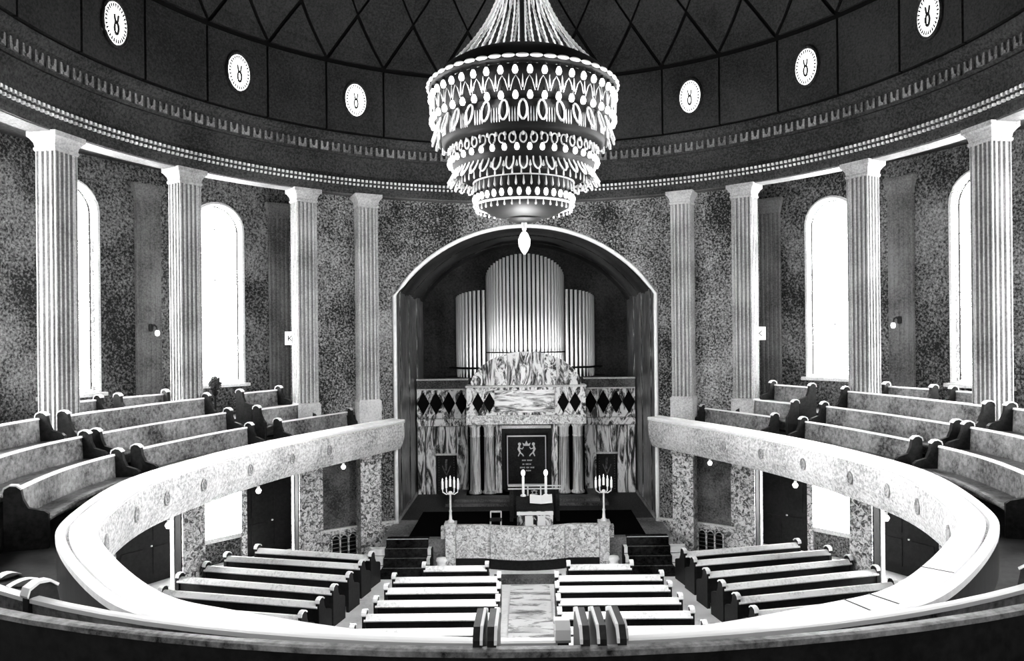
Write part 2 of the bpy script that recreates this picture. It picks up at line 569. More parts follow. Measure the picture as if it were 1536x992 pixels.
for sgn in (-1, 1):
    side = 'left' if sgn < 0 else 'right'
    for c, wh in ((58.5, 'between the two big arched windows'), (39.6, 'behind the third column')):
        t = thing('pilaster', 'fluted stone pilaster on the %s outer wall %s' % (side, wh), 'pilaster',
                  pol(RO - 0.08, sgn * c, Z_BALC), -R_(sgn * c), 'outer wall pilasters')
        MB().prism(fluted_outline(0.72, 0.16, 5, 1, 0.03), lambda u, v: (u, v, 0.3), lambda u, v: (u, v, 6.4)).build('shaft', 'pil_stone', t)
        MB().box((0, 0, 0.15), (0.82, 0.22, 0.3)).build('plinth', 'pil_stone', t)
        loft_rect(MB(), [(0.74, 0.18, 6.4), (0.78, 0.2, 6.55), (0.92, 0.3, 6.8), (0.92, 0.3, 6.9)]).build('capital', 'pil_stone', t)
    s = thing('wall_lamp', 'small bracket wall lamp on the %s outer wall pilaster' % side, 'wall lamp',
              pol(RO - 0.17, sgn * 58.5, CAMZ + 0.35), -R_(sgn * 58.5), 'pilaster lamps')
    MB().lathe([(0, -0.1), (0.06, -0.08), (0.07, 0.0), (0.06, 0.12), (0, 0.14)], 10, (0, -0.03, 0)).build('back_plate', 'metal_dark', s)
    MB().tube([(0, -0.05, 0.02), (0, -0.18, 0.1), (0, -0.3, 0.05), (0, -0.34, -0.06)], 0.025, 6).build('arm', 'metal_dark', s)
    MB().lathe([(0, -0.09), (0.05, -0.07), (0.07, 0.0), (0.05, 0.07), (0, 0.09)], 12, (0, -0.34, -0.14)).build('bulb', 'bulb', s, True)

# ------------------------------------------------------------------ columns of the ring
names = {29.2: 'fourth', 40.0: 'third', 60.0: 'second', 80.0: 'nearest'}
shaft_bot, shaft_top = Z_BALC + 0.36, Z_CAP - 0.42
CW, CD = 0.64, 0.50
out_full = fluted_outline(CW, CD, 5, 4)
me_shaft = MB().prism(out_full, lambda u, v: (u, v, shaft_bot), lambda u, v: (u, v, shaft_top)).mesh('shaft', 'stone')
me_cap = loft_rect(MB(), [(CW + .02, CD + .02, shaft_top), (CW + .06, CD + .06, shaft_top + .03), (CW + .06, CD + .06, shaft_top + .07),
                          (CW + .02, CD + .02, shaft_top + .09), (CW + .05, CD + .05, shaft_top + .18), (CW + .16, CD + .16, shaft_top + .27),
                          (CW + .24, CD + .24, shaft_top + .31), (CW + .24, CD + .24, shaft_top + .42)]).mesh('capital', 'stone')
me_pl = loft_rect(MB(), [(CW + .10, CD + .10, 3.42), (CW + .10, CD + .10, Z_BALC + .3), (CW + .02, CD + .02, shaft_bot)]).mesh('plinth', 'stone')
me_pier = loft_rect(MB(), [(CW + .04, CD, 0.0), (CW + .04, CD, 3.15), (CW + .10, CD + .08, 3.2), (CW + .10, CD + .08, 3.4)]).mesh('lower_pier', 'fleck')
for sgn in (-1, 1):
    side = 'left' if sgn < 0 else 'right'
    for a in COLS:
        r = RC - 0.0 if a > 30 else RC - 0.12
        t = thing('column', ('tall fluted square column, %s on the %s side of the ring' % (names[a], side)) if a > 30 else
                  'fluted pilaster column just %s of the arched niche' % side, 'column', pol(r, sgn * a, 0), -R_(sgn * a), 'fluted ring columns')
        inst('shaft', me_shaft, t); inst('capital', me_cap, t); inst('plinth', me_pl, t)
        inst('lower_pier', me_pier, t)
        if a > 30:
            # pier side faces painted as a window-lit outer strip and a shaded inner panel
            for e in (-1, 1):
                MB().box((e * (CW / 2 + 0.04), 0.16, 1.6), (0.05, 0.17, 3.2)).build('lit_strip', 'trim', t)
                MB().box((e * (CW / 2 + 0.025), -0.06, 1.6), (0.03, 0.26, 3.2)).build('shade_panel', 'door', t)

# ------------------------------------------------------------------ entablature rings
A0, A1, NR = -112, 112, 112
def ztop(h):
    return CAMZ + h
def tr(name, prof, mat, label):
    o = MB().sweep(ring(0, A0, A1, NR), [(r, ztop(h)) for r, h in prof])
    return structure(o.build(name, mat), label)
t1 = tr('trim_1', [(10.42, 4.65), (10.38, 4.75), (10.38, 4.86), (11.05, 4.86), (11.05, 4.65)], 'frieze', 'architrave ring resting on the columns')
t2 = tr('trim_2', [(10.36, 4.86), (10.30, 4.95), (10.30, 5.10), (10.55, 5.14), (10.62, 5.3), (10.60, 5.70), (10.50, 5.86), (11.05, 5.86), (11.05, 4.86)], 'frieze', 'dark plain frieze above the column ring')
t3 = tr('trim_3', [(10.42, 5.86), (10.38, 5.92), (10.36, 6.17), (10.26, 6.24), (10.16, 6.40), (10.16, 6.47), (11.05, 6.47), (11.05, 5.86)], 'frieze', 'upper cornice ring with lotus crest')
MB().sweep(ring(0, A0, A1, NR), [(10.47, ztop(4.63)), (11.0, ztop(4.63)), (11.0, ztop(4.649)), (10.47, ztop(4.649))]).build('soffit', 'pil_stone', t1)
beads = MB()
for row, (rr, h, s_) in enumerate(((10.30, 4.92, 0.06), (10.285, 5.05, 0.07))):
    n = 264
    for i in range(n):
        a = -100 + 200 * i / n
        p = pol(rr - 0.02, a, ztop(h))
        beads.box(p, (s_, 0.06, s_), -R_(a))
b = beads.build('dentil_row', 'trim', t2)
b['kind'] = 'stuff'
leaf = MB()
leaf.prism([(-.12, -.13), (.12, -.13), (.12, .13), (.07, .13), (.05, -.02), (0, -.07), (-.05, -.02), (-.07, .13), (-.12, .13)],
           lambda u, v: (u, 0.0, v), lambda u, v: (u, -0.05, v))
leaf.box((0, -0.05, -0.1), (0.10, 0.06, 0.06))
me_leaf = leaf.mesh('lotus_leaf', 'crest')
nl = 96
for i in range(nl):
    a = -96 + 192 * (i + 0.5) / nl
    inst('lotus_leaf', me_leaf, t3, pol(10.36, a, ztop(6.05)), -R_(a))

# ------------------------------------------------------------------ dome
DR, H0D, H1D, PS = 10.1, 6.45, 8.66, 0.305      # upright drum, then the curve of the dome
def dome(phi, a, off=0.0):
    if phi <= PS:
        r, h = DR + off, H0D + (H1D - H0D) * phi / PS
    else:
        q = min(phi - PS, PI / 2)
        r, h = (DR - 0.08 + off) * math.cos(q), H1D + (6.4 + off) * math.sin(q)
    return Vector((r * math.sin(R_(a)), r * math.cos(R_(a)), ztop(h)))
shell = MB()
NP, NA = 30, 72
vs = [dome(PS * j / 4 if j < 4 else PS + (PI / 2) * (j - 4) / (NP - 4), 360.0 * i / NA, 0.12) for i in range(NA) for j in range(NP + 1)]
fs = []
for i in range(NA):
    for j in range(NP):
        a, b_ = i * (NP + 1) + j, ((i + 1) % NA) * (NP + 1) + j
        fs.append((a, b_, b_ + 1, a + 1))
shell.add(vs, fs)
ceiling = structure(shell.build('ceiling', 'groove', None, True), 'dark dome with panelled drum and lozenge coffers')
def dome_cell(poly, name, mat='dome', th=0.10):
    """poly: (phi, angle) corners, subdivided along the edges"""
    n = len(poly)
    pts = []
    for i in range(n):
        p, q = poly[i], poly[(i + 1) % n]
        for k in range(3):
            pts.append((p[0] + (q[0] - p[0]) * k / 3, p[1] + (q[1] - p[1]) * k / 3))
    cp = sum(p[0] for p in pts) / len(pts)
    ca = sum(p[1] for p in pts) / len(pts)
    m = len(pts)
    inn = [dome(p[0], p[1], 0.12 - th) for p in pts] + [dome(cp, ca, 0.12 - th)]
    outr = [dome(p[0], p[1], 0.12) for p in pts]
    fs = [(i, (i + 1) % m, m) for i in range(m)]
    fs += [(i, m + 1 + i, m + 1 + (i + 1) % m, (i + 1) % m) for i in range(m)]
    return MB().add(inn + outr, fs).build(name, mat, ceiling)
P0, P1, DP = 0.012, 0.297, 0.225
gp, ga = 0.007, 0.19
STEP = 360.0 / 34
for k in range(34):
    c = k * STEP
    if c > 180:
        c -= 360
    if abs(c) > 125:
        continue
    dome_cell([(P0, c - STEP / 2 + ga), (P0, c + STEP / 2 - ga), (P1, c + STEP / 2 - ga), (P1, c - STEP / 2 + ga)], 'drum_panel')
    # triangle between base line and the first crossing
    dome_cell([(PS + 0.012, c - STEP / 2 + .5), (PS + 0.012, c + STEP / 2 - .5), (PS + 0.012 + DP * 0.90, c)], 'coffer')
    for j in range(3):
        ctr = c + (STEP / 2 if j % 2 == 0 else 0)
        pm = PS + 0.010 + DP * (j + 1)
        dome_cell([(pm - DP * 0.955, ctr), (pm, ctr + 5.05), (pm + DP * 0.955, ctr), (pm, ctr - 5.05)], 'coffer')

# lit round windows in the drum
def oculus(c, label):
    WN[0] += 1
    w = structure(empty('window_%d' % WN[0]), label)
    pm = 0.153
    p = dome(pm, c, 0.0)
    e = 0.01
    up = (dome(pm + e, c) - dome(pm - e, c)).normalized()
    rt = (dome(pm, c + e) - dome(pm, c - e)).normalized()
    nrm = rt.cross(up).normalized()
    if nrm.dot(Vector((-p.x, -p.y, 0))) < 0:
        nrm = -nrm
    # local axes: X right (as seen from inside), Y into the room, Z up
    w.matrix_world = Matrix.Translation(p + nrm * 0.02) @ Matrix((rt * 0.66, nrm, up)).transposed().to_4x4()
    def disc(r, n, y):
        return [(r * math.cos(2 * PI * i / n), y, r * math.sin(2 * PI * i / n)) for i in range(n)]
    MB().tube(disc(0.56, 32, 0.02), 0.05, 8, True).build('round_frame', 'dome', w, True)
    g = MB()
    ds = disc(0.50, 32, 0.03)
    g.add(ds + disc(0.50, 32, -0.02), [tuple(range(32)), tuple(range(63, 31, -1))] + [(i, (i + 1) % 32, 32 + (i + 1) % 32, 32 + i) for i in range(32)])
    g.build('glass_disc', 'oculus', w)
    pt = MB()
    for i in range(28):
        a = 2 * PI * i / 28
        ca, sa = math.cos(a), math.sin(a)
        for (r0, r1, hw) in ((0.37, 0.47, 0.03),):
            q = []
            for y in (0.03, 0.045):
                for r, s_ in ((r0, -hw * .3), (r0, hw * .3), (r1, hw), (r1, -hw)):
                    q.append((ca * r - sa * s_, y, sa * r + ca * s_))
            pt.add(q, [(0, 1, 2, 3), (4, 7, 6, 5), (0, 4, 5, 1), (1, 5, 6, 2), (2, 6, 7, 3), (3, 7, 4, 0)])
    pt.build('leading', 'metal_dark', w)
    fig = MB()
    fig.tube([(0.09 * math.cos(2 * PI * i / 14), 0.05, -0.12 + 0.14 * math.sin(2 * PI * i / 14)) for i in range(14)], 0.035, 6, True)
    fig.tube([(-0.03, 0.05, 0.0), (-0.07, 0.05, 0.1), (-0.09, 0.05, 0.2)], 0.03, 6)
    fig.tube([(0.03, 0.05, 0.0), (0.07, 0.05, 0.1), (0.09, 0.05, 0.2)], 0.03, 6)
    fig.build('centre_ornament', 'metal_dark', w)
for sgn in (-1, 1):
    side = 'left' if sgn < 0 else 'right'
    for c, wh in ((3 * STEP, 'nearest the chandelier'), (5 * STEP, 'middle of the three'), (7 * STEP, 'nearest the photo corner'), (STEP, 'hidden behind the chandelier')):
        oculus(sgn * c, 'glowing round window with looped ornament in the %s drum, %s' % (side, wh))

# ------------------------------------------------------------------ niche
Y0N = math.sqrt(RF * RF - NX * NX) + 0.0
YB = 31.6 + CAMY           # back of the niche
YS = 29.0 + CAMY           # marble screen
def niche():
    w = structure(empty('wall_niche'), 'dark marble side walls and vault of the organ niche')
    for sgn in (-1, 1):
        n = 7
        ys = [Y0N + (YB - Y0N) * i / n for i in range(n + 1)]
        side_name = 'wall_slab'
        for i in range(n):
            d = 0.03 if i % 2 else 0.0
            MB().box((sgn * (NX + 0.11 - d), (ys[i] + ys[i + 1]) / 2, (ZP + NZ + 0.3) / 2), (0.2, ys[i + 1] - ys[i] - 0.03, NZ + 0.3 - ZP)).build(side_name, 'niche', w)
        MB().box((sgn * (NX + 0.12), (Y0N + YB) / 2, NZ / 2), (0.05, YB - Y0N, NZ)).build('wall_backing', 'vault', w)
        MB().box((sgn * (NX - 0.02), (Y0N + YS) / 2, ZP + 0.06), (0.08, YS - Y0N, 0.12)).build('skirting', 'crest', w)
    # vault in bands
    bands = 6
    ys = [Y0N] + [11.2 + (YB - 11.2) * i / (bands - 1) for i in range(bands)]
    for b_ in range(bands):
        mb = MB()
        n = 24
        vs = []
        lift = 0.0 if b_ % 2 else 0.05
        for yi, y in enumerate((ys[b_], ys[b_ + 1])):
            for i in range(n + 1):
                x = -NX + 2 * NX * i / n
                if b_ == 0 and yi == 0:
                    y = math.sqrt(RF * RF - x * x) + 0.05
                z = arch_z(x) + 0.02 + lift
                vs.append((x * 1.02, y, z)); vs.append((x * 1.02, y, z + 0.3))
        k = 2 * (n + 1)
        fs = []
        for i in range(n):
            a = 2 * i
            fs += [(a, a + 2, a + 2 + k, a + k), (a + 1, a + 1 + k, a + 3 + k, a + 3), (a, a + 1, a + 3, a + 2), (a + k, a + 2 + k, a + 3 + k, a + 1 + k)]
        mb.add(vs, fs)
        mb.build('vault_band', 'vault', w)
    MB().box((0, YB + 0.1, 6.0), (2 * NX + 0.4, 0.2, 12)).build('back_wall', 'vault', w)
niche()

# ------------------------------------------------------------------ platform, stairs, carpets
YP = 22.62 + CAMY          # front edge of the platform
plat = structure(empty('floor_stage'), 'raised stage floor behind the flecked marble parapet')
MB().box((0, (YP + Y0N) / 2 + 0.2, ZP / 2), (9.0, Y0N - YP + 0.4, ZP)).build('front_block', 'crest', plat)
MB().box((0, (Y0N + YB) / 2 + 0.2, ZP / 2), (2 * NX, YB - Y0N - 0.4, ZP)).build('niche_block', 'frieze', plat)
for i, (hw, y0, z1) in enumerate(((3.0, 26.9, ZP + 0.10), (2.7, 27.2, ZP + 0.2))):
    MB().box((0, (y0 + CAMY + YS) / 2, (ZP + z1) / 2), (2 * hw, YS - y0 - CAMY, z1 - ZP)).build('ark_step', 'panel', plat)
cp = MB().box((0, (YP + 0.3 + 26.1 + CAMY) / 2, ZP + 0.012), (7.4, 25.8 + CAMY - YP, 0.02)).build('stage_carpet', 'black')
tag(cp, 'black carpet covering the raised stage floor', 'carpet')
NSTEP = 4
for sgn in (-1, 1):
    side = 'left' if sgn < 0 else 'right'
    st = thing('staircase', 'short pale marble staircase %s of the flecked parapet' % side, 'stairs', (0, 0, 0))
    run = 0.26
    for i in range(NSTEP):
        z1 = ZP * (i + 1) / NSTEP - (0.0 if i < NSTEP - 1 else 0.0)
        y0 = YP - run * (NSTEP - 1 - i)
        if i == NSTEP - 1:
            break
        x0, x1 = 2.95, 5.1 - 0.12 * i
        pts = [(x0, YP), (x0, y0), (x1 - 0.4, y0)] + [(x1 - 0.4 + 0.4 * math.sin(PI / 2 * k / 6), y0 + (YP - y0) * (1 - math.cos(PI / 2 * k / 6))) for k in range(1, 7)]
        MB().prism([(sgn * p[0], p[1]) for p in pts], lambda u, v: (u, v, 0.0 if i == 0 else ZP * i / NSTEP + 0.03), lambda u, v: (u, v, z1)).build('step', 'cap', st)
        MB().prism([(sgn * (p[0] - 0.04), p[1] + 0.04) for p in pts], lambda u, v: (u, v, 0.0 if i == 0 else ZP * i / NSTEP), lambda u, v: (u, v, z1 - 0.02)).build('step_core', 'metal_dark', st)
    for i in range(NSTEP):
        y0 = YP - run * (NSTEP - 1 - i)
        MB().box((sgn * 3.7, y0 - 0.03, ZP * (i + 1) / NSTEP + 0.025), (1.28, 0.03, 0.02)).build('step_nosing', 'trim' if i == NSTEP - 1 else 'panel', st)
    # carpet draped over the stairs and the floor before them
    prof = [(YP - run * NSTEP - 0.06, 0.02)]
    for i in range(NSTEP):
        y0 = YP - run * (NSTEP - 1 - i)
        prof += [(y0 - 0.02, ZP * i / NSTEP + 0.02), (y0 - 0.02, ZP * (i + 1) / NSTEP + 0.02)]
    prof += [(YP + 0.29, ZP + 0.02)]
    mb = MB()
    vs = []
    for x in (3.05, 4.35):
        for y, z in prof:
            vs.append((sgn * (x + (0.16 if x > 4 and z < 0.1 else 0)), y, z))
        for y, z in prof:
            vs.append((sgn * (x + (0.16 if x > 4 and z < 0.1 else 0)), y + 0.015, z - 0.015))
    k = len(prof)
    fs = []
    for i in range(k - 1):
        fs += [(i, i + 1, 2 * k + i + 1, 2 * k + i), (k + i, 3 * k + i, 3 * k + i + 1, k + i + 1), (i, k + i, k + i + 1, i + 1), (2 * k + i, 2 * k + i + 1, 3 * k + i + 1, 3 * k + i)]
    mb.add(vs, fs)
    tag(mb.build('stair_carpet', 'stair_carpet'), 'dark patterned carpet running down the %s stage stairs' % side, 'carpet')
    for nm, xx, yy in (('newel', 2.58, YP - 0.68),):
        nw = MB()
        nw.lathe([(0.0, 0.0), (0.30, 0.0), (0.30, 0.10), (0.24, 0.20), (0.13, 0.28), (0.13, 0.36), (0.17, 0.42), (0.14, 0.5), (0.0, 0.52)], 16)
        o = nw.build('newel_block', 'cap', None, True, (sgn * xx, yy, 0))
        tag(o, 'white stone newel block at the foot of the %s stage stairs' % side, 'newel')
lowstep = MB()
lowstep.prism([(-0.98, 0), (0.98, 0), (0.98, 0.42), (-0.98, 0.42)], lambda u, v: (u, 21.0 + CAMY + v, 0), lambda u, v: (u, 21.0 + CAMY + v, 0.16))
tag(lowstep.build('kneeling_step', 'panel'), 'low grey step across the head of the centre aisle', 'step')

# flecked marble parapet
par = thing('parapet', 'light flecked marble parapet bowed in front of the reading desk', 'parapet', (0, 0, 0))
def bow(x):
    return 22.62 + CAMY - 0.28 * max(0.0, 1 - (x / 1.3) ** 2)
def ppath(x0, x1, n=8):
    out = []
    for i in range(n + 1):
        x = x0 + (x1 - x0) * i / n
        e = 0.02
        dy = (bow(x + e) - bow(x - e)) / (2 * e)
        L = math.hypot(1, dy)
        out.append((x, bow(x), dy / L, -1 / L))
    return out
for x0, x1 in ((-2.2, -1.12), (-1.10, 1.10), (1.12, 2.2)):
    MB().sweep(ppath(x0, x1), [(0, 0.30), (0.10, 0.30), (0.10, 1.25), (0, 1.25)]).build('marble_panel', 'fleck_light', par)
    MB().sweep(ppath(x0, x1), [(-0.03, 1.25), (0.13, 1.25), (0.13, 1.32), (-0.03, 1.32)]).build('parapet_cap', 'fleck_light', par)
    MB().sweep(ppath(x0, x1), [(0, 0.0), (0.13, 0.0), (0.13, 0.28), (0, 0.28)]).build('plinth', 'mpew', par)
for x in (-2.36, 2.36):
    MB().box((x, 22.58 + CAMY, 0.66), (0.30, 0.34, 1.32)).build('post', 'fleck_light', par)
    MB().box((x, 22.58 + CAMY, 1.36), (0.36, 0.40, 0.08)).build('post_cap', 'trim', par)
    sx = 1 if x > 0 else -1
    MB().box((x + sx * 0.23, 22.75 + CAMY, 0.62), (0.16, 0.24, 1.24)).build('return_panel', 'fleck_light', par)

# candelabra on the posts
for x, side in ((-2.36, 'left'), (2.36, 'right')):
    t = thing('candelabrum', 'slender branched candelabrum on the %s parapet post' % side, 'candelabrum', (x, 22.58 + CAMY, 1.40))
    MB().lathe([(0, 0), (0.11, 0), (0.11, 0.04), (0.05, 0.09), (0.035, 0.3), (0.05, 0.34), (0.03, 0.4), (0.03, 0.85), (0.07, 0.9), (0.05, 0.95), (0, 0.97)], 12).build('stem', 'metal', t, True)
    for i, (dx, hz) in enumerate(((-0.24, 1.12), (-0.12, 1.16), (0, 1.2), (0.12, 1.16), (0.24, 1.12))):
        if dx:
            MB().tube([(0, 0, 0.92), (dx * 0.5, 0, 0.86), (dx * 0.95, 0, 0.93), (dx, 0, hz - 0.1)], 0.018, 6).build('branch', 'metal', t)
        c = MB().lathe([(0, -0.1), (0.035, -0.1), (0.035, 0.14), (0.0, 0.16)], 8, (dx, 0, hz)).build('candle', 'white', t)
        MB().lathe([(0, 0.15), (0.02, 0.18), (0.0, 0.25)], 6, (dx, 0, hz)).build('flame', 'bulb', c)

# reading desk
desk = thing('reading_desk', 'reading desk with white patterned cloth front on the stage', 'lectern', (0.25, 23.35 + CAMY, ZP + 0.023))
MB().box((0, 0.28, 0.33), (1.10, 0.55, 0.66)).build('body', 'mpew', desk)
MB().prism([(0, 0.62), (0, 0.70), (0.7, 0.98), (0.7, 0.90)], lambda u, v: (-0.6, u, v), lambda u, v: (0.6, u, v)).build('slope', 'curtain', desk)
cl = MB().box((0, -0.02, 0.34), (1.14, 0.03, 0.60)).build('front_cloth', 'vein', desk)
MB().box((0, -0.05, 0.58), (1.16, 0.03, 0.10)).build('cloth_border', 'white', cl)
for x in (-0.2, 0.2):
    MB().box((x, -0.045, 0.28), (0.24, 0.02, 0.44)).build('cloth_panel', 'white', cl)
MB().box((0, -0.045, 0.30), (0.12, 0.03, 0.14)).build('cloth_emblem', 'curtain', cl)
tx = MB()
for s_ in (-1, 1):
    tx.prism([(0, 0), (0.36, 0.03), (0.36, 0.07), (0, 0.03)], lambda u, v: (s_ * u, -0.2, v), lambda u, v: (s_ * u, 0.2, v + 0.16))
o = tx.build('open_book', 'paper', None, False, (0.45, 23.68 + CAMY, ZP + 0.86))
tag(o, 'open white book lying on the reading desk slope', 'book')
for x, side in ((-0.12, 'left'), (0.62, 'right')):
    t = thing('candlestick', 'white candlestick lamp at the %s of the reading desk' % side, 'candlestick', (x, 24.0 + CAMY, ZP + 1.004))
    MB().lathe([(0, 0), (0.10, 0), (0.10, 0.03), (0.03, 0.08), (0.045, 0.12), (0.045, 0.62), (0.02, 0.66), (0, 0.67)], 10).build('stick', 'white', t, True)
    MB().lathe([(0, 0.64), (0.05, 0.68), (0.075, 0.76), (0.05, 0.84), (0, 0.87)], 10).build('bulb', 'bulb', t, True)
bench = thing('stage_bench', 'dark high stage bench with pale rails behind the reading desk', 'bench', (0.25, 24.9 + CAMY, ZP + 0.023))
MB().box((0, 0.2, 0.5), (1.5, 0.1, 1.0)).build('back', 'curtain', bench)
for s_ in (-1, 1):
    MB().prism([(0, 0), (-0.5, 0), (-0.5, 0.5), (-0.42, 0.72), (-0.25, 0.9), (0, 1.0)], lambda u, v: (s_ * 0.72, 0.2 + u, v), lambda u, v: (s_ * 0.84, 0.2 + u, v)).build('arm_side', 'curtain', bench)
for z in (1.0, 1.10):
    MB().box((0, 0.16, z), (1.8, 0.06, 0.035)).build('top_rail', 'trim', bench)
for x in (-0.22, 0.22):
    MB().box((x, 0.12, 0.90), (0.045, 0.05, 0.42)).build('emblem_post', 'trim', bench)
em = MB()
for k in range(2):
    em.tube([(0.11 * math.sin(PI * k + 2 * PI * i / 3), 0.12, 0.88 + 0.11 * math.cos(PI * k + 2 * PI * i / 3)) for i in range(3)], 0.014, 5, True)
em.build('star_emblem', 'trim', bench)
ch = thing('low_chair', 'low dark chair with pale top left of the reading desk', 'chair', (-1.02, 23.75 + CAMY, ZP + 0.023))
for x in (-0.17, 0.17):
    for y in (-0.15, 0.15):
        MB().box((x, y, 0.26 if y > 0 else 0.14), (0.04, 0.04, 0.52 if y > 0 else 0.28)).build('leg', 'trim', ch)
MB().box((0, 0, 0.29), (0.38, 0.36, 0.04)).build('seat', 'curtain', ch)
MB().box((0, 0.15, 0.51), (0.34, 0.04, 0.05)).build('top_rail', 'trim', ch)

# ------------------------------------------------------------------ marble screen wings, ark
def diamond(parent, x, y, z, w, h, mat='groove'):
    MB().prism([(-w / 2, 0), (0, -h / 2), (w / 2, 0), (0, h / 2)], lambda u, v: (x + u, y, z + v), lambda u, v: (x + u, y + 0.05, z + v)).build('diamond_inlay', mat, parent)
for sgn in (-1, 1):
    side = 'left' if sgn < 0 else 'right'
    t = thing('marble_screen', 'veined marble screen wing with black diamonds %s of the ark' % side, 'screen', (0, 0, 0))
    x0, x1 = 2.30, NX - 0.05
    cx, wd = sgn * (x0 + x1) / 2, x1 - x0
    MB().box((cx, YS + 0.25, 5.22), (wd, 0.3, 0.34)).build('top_panel', 'panel', t)
    MB().box((cx, YS + 0.20, 5.42), (wd, 0.42, 0.05)).build('top_ledge', 'trim', t)
    MB().box((cx, YS + 0.22, 5.03), (wd, 0.40, 0.05)).build('frieze_ledge', 'trim', t)
    MB().box((cx, YS + 0.25, 4.44), (wd, 0.3, 1.13)).build('frieze', 'vein', t)
    for i in range(4):
        diamond(t, sgn * (x0 + wd * (i + 0.5) / 4), YS + 0.06, 4.48, wd / 4 * 0.98, 0.92)
    MB().box((cx, YS + 0.22, 3.72), (wd, 0.36, 0.28)).build('band', 'vein', t)
    MB().box((cx, YS + 0.35, 2.2), (wd, 0.1, 2.75)).build('backing', 'groove', t)
    dx = sgn * 3.19
    for a, b_ in ((x0, 2.78), (2.82 - 0.02, 3.58), (3.60, 4.0), (4.02, x1)):
        zb = 2.48 if abs((a + b_) / 2 - 3.19) < 0.1 else ZP
        MB().box((sgn * (a + b_) / 2, YS + 0.22, (zb + 3.56) / 2), (b_ - a - 0.02, 0.2, 3.56 - zb)).build('marble_slab', 'vein_v', t)
    DN[0] += 1
    d = MB().box((dx, YS + 0.2, (ZP + 2.42) / 2), (0.74, 0.1, 2.42 - ZP)).build('screen_door', 'door', t)
    MB().box((dx, YS + 0.14, 2.45), (0.86, 0.14, 0.07)).build('door_lintel', 'trim', d)
    fig = MB()
    fig.prism([(-.05, -.2), (.03, -.2), (.06, .25), (-.02, .25)], lambda u, v: (dx + u - 0.02, YS + 0.13, 2.0 + v), lambda u, v: (dx + u - .02, YS + 0.15, 2.0 + v))
    fig.prism([(-.18, .12), (0, -.3), (.18, .12), (.15, .16), (0, -.2), (-.15, .16)], lambda u, v: (dx + u, YS + 0.13, 1.85 + v), lambda u, v: (dx + u, YS + 0.15, 1.85 + v))
    fig.build('door_ornament', 'panel', d)
    studs = MB()
    for s_ in (-1, 1):
        for k in range(14):
            studs.box((dx + s_ * 0.3, YS + 0.14, ZP + 0.15 + k * 0.1), (0.025, 0.03, 0.025))
    studs.build('door_studs', 'panel', d)

YA = 28.0 + CAMY
ark = thing('ark', 'veined marble ark with paired columns, diamond frieze and rounded crest', 'ark', (0, 0, 0))
AX = 2.28
MB().box((0, YA + 0.35, 5.20), (2 * AX + 0.06, 0.86, 0.07)).build('cornice', 'trim', ark)
MB().box((0, YA + 0.4, 4.63), (2 * AX, 0.7, 1.07)).build('frieze_core', 'vein', ark)
MB().box((-0.05, YA + 0.02, 4.63), (2.3, 0.08, 0.86)).build('frieze_tablet', 'vein_h', ark)
for x in (-1.84, -1.40, 1.42, 1.88):
    diamond(ark, x, YA + 0.02, 4.58, 0.44, 0.80)
MB().box((0, YA + 0.36, 3.92), (2 * AX + 0.02, 0.78, 0.34)).build('architrave', 'fleck_light', ark)
MB().box((0, YA + 0.75, 2.3), (2 * AX, 0.2, 2.9)).build('rear_wall', 'groove', ark)
for s_ in (-1, 1):
    for x in (1.44, 1.98):
        c = MB().lathe([(0, 1.06), (0.26, 1.06), (0.26, 1.14), (0.21, 1.2), (0.205, 1.6), (0.19, 3.25), (0.21, 3.28), (0.19, 3.32), (0.20, 3.6), (0.26, 3.68), (0.26, 3.75), (0, 3.75)], 18, (s_ * x, YA + 0.3, 0)).build('ark_column', 'ark_stone', ark, True)
        fl_ = MB()
        for k in range(9):
            a = PI * (k + 0.5) / 9
            fl_.tube([(s_ * x + 0.2 * math.cos(a), YA + 0.3 - 0.2 * math.sin(a), 1.22), (s_ * x + 0.187 * math.cos(a), YA + 0.3 - 0.187 * math.sin(a), 3.24)], 0.012, 4)
        fl_.build('flute_edges', 'panel', c)
    MB().box((s_ * 1.08, YA + 0.45, 2.4), (0.24, 0.3, 2.7)).build('door_pier', 'vein_v', ark)
    MB().box((s_ * 0.90, YA + 0.36, 2.45), (0.12, 0.2, 2.5)).build('door_jamb', 'door', ark)
MB().box((0, YA + 0.36, 3.62), (1.9, 0.24, 0.12)).build('door_head', 'trim', ark)
MB().box((0, YA + 0.40, 3.46), (1.9, 0.2, 0.2)).build('door_lintel', 'door', ark)
MB().box((0, YA + 0.36, 1.02), (2 * AX + 0.1, 0.9, 0.1)).build('base', 'panel', ark)
cur = MB().box((0, YA + 0.46, 2.24), (1.66, 0.05, 2.3)).build('curtain', 'curtain', ark)
bd = MB()
for s_ in (-1, 1):
    bd.box((s_ * 0.74, YA + 0.42, 2.3), (0.035, 0.02, 1.9))
for z in (3.24, 1.36):
    bd.box((0, YA + 0.42, z), (1.5, 0.02, 0.05))
bd.build('gold_border', 'thread', cur)
def blob(mb, x, z, rx, rz, y=YA + 0.42, n=10):
    mb.prism([(rx * math.cos(2 * PI * i / n), rz * math.sin(2 * PI * i / n)) for i in range(n)], lambda u, v: (x + u, y, z + v), lambda u, v: (x + u, y + 0.015, z + v))
em = MB()
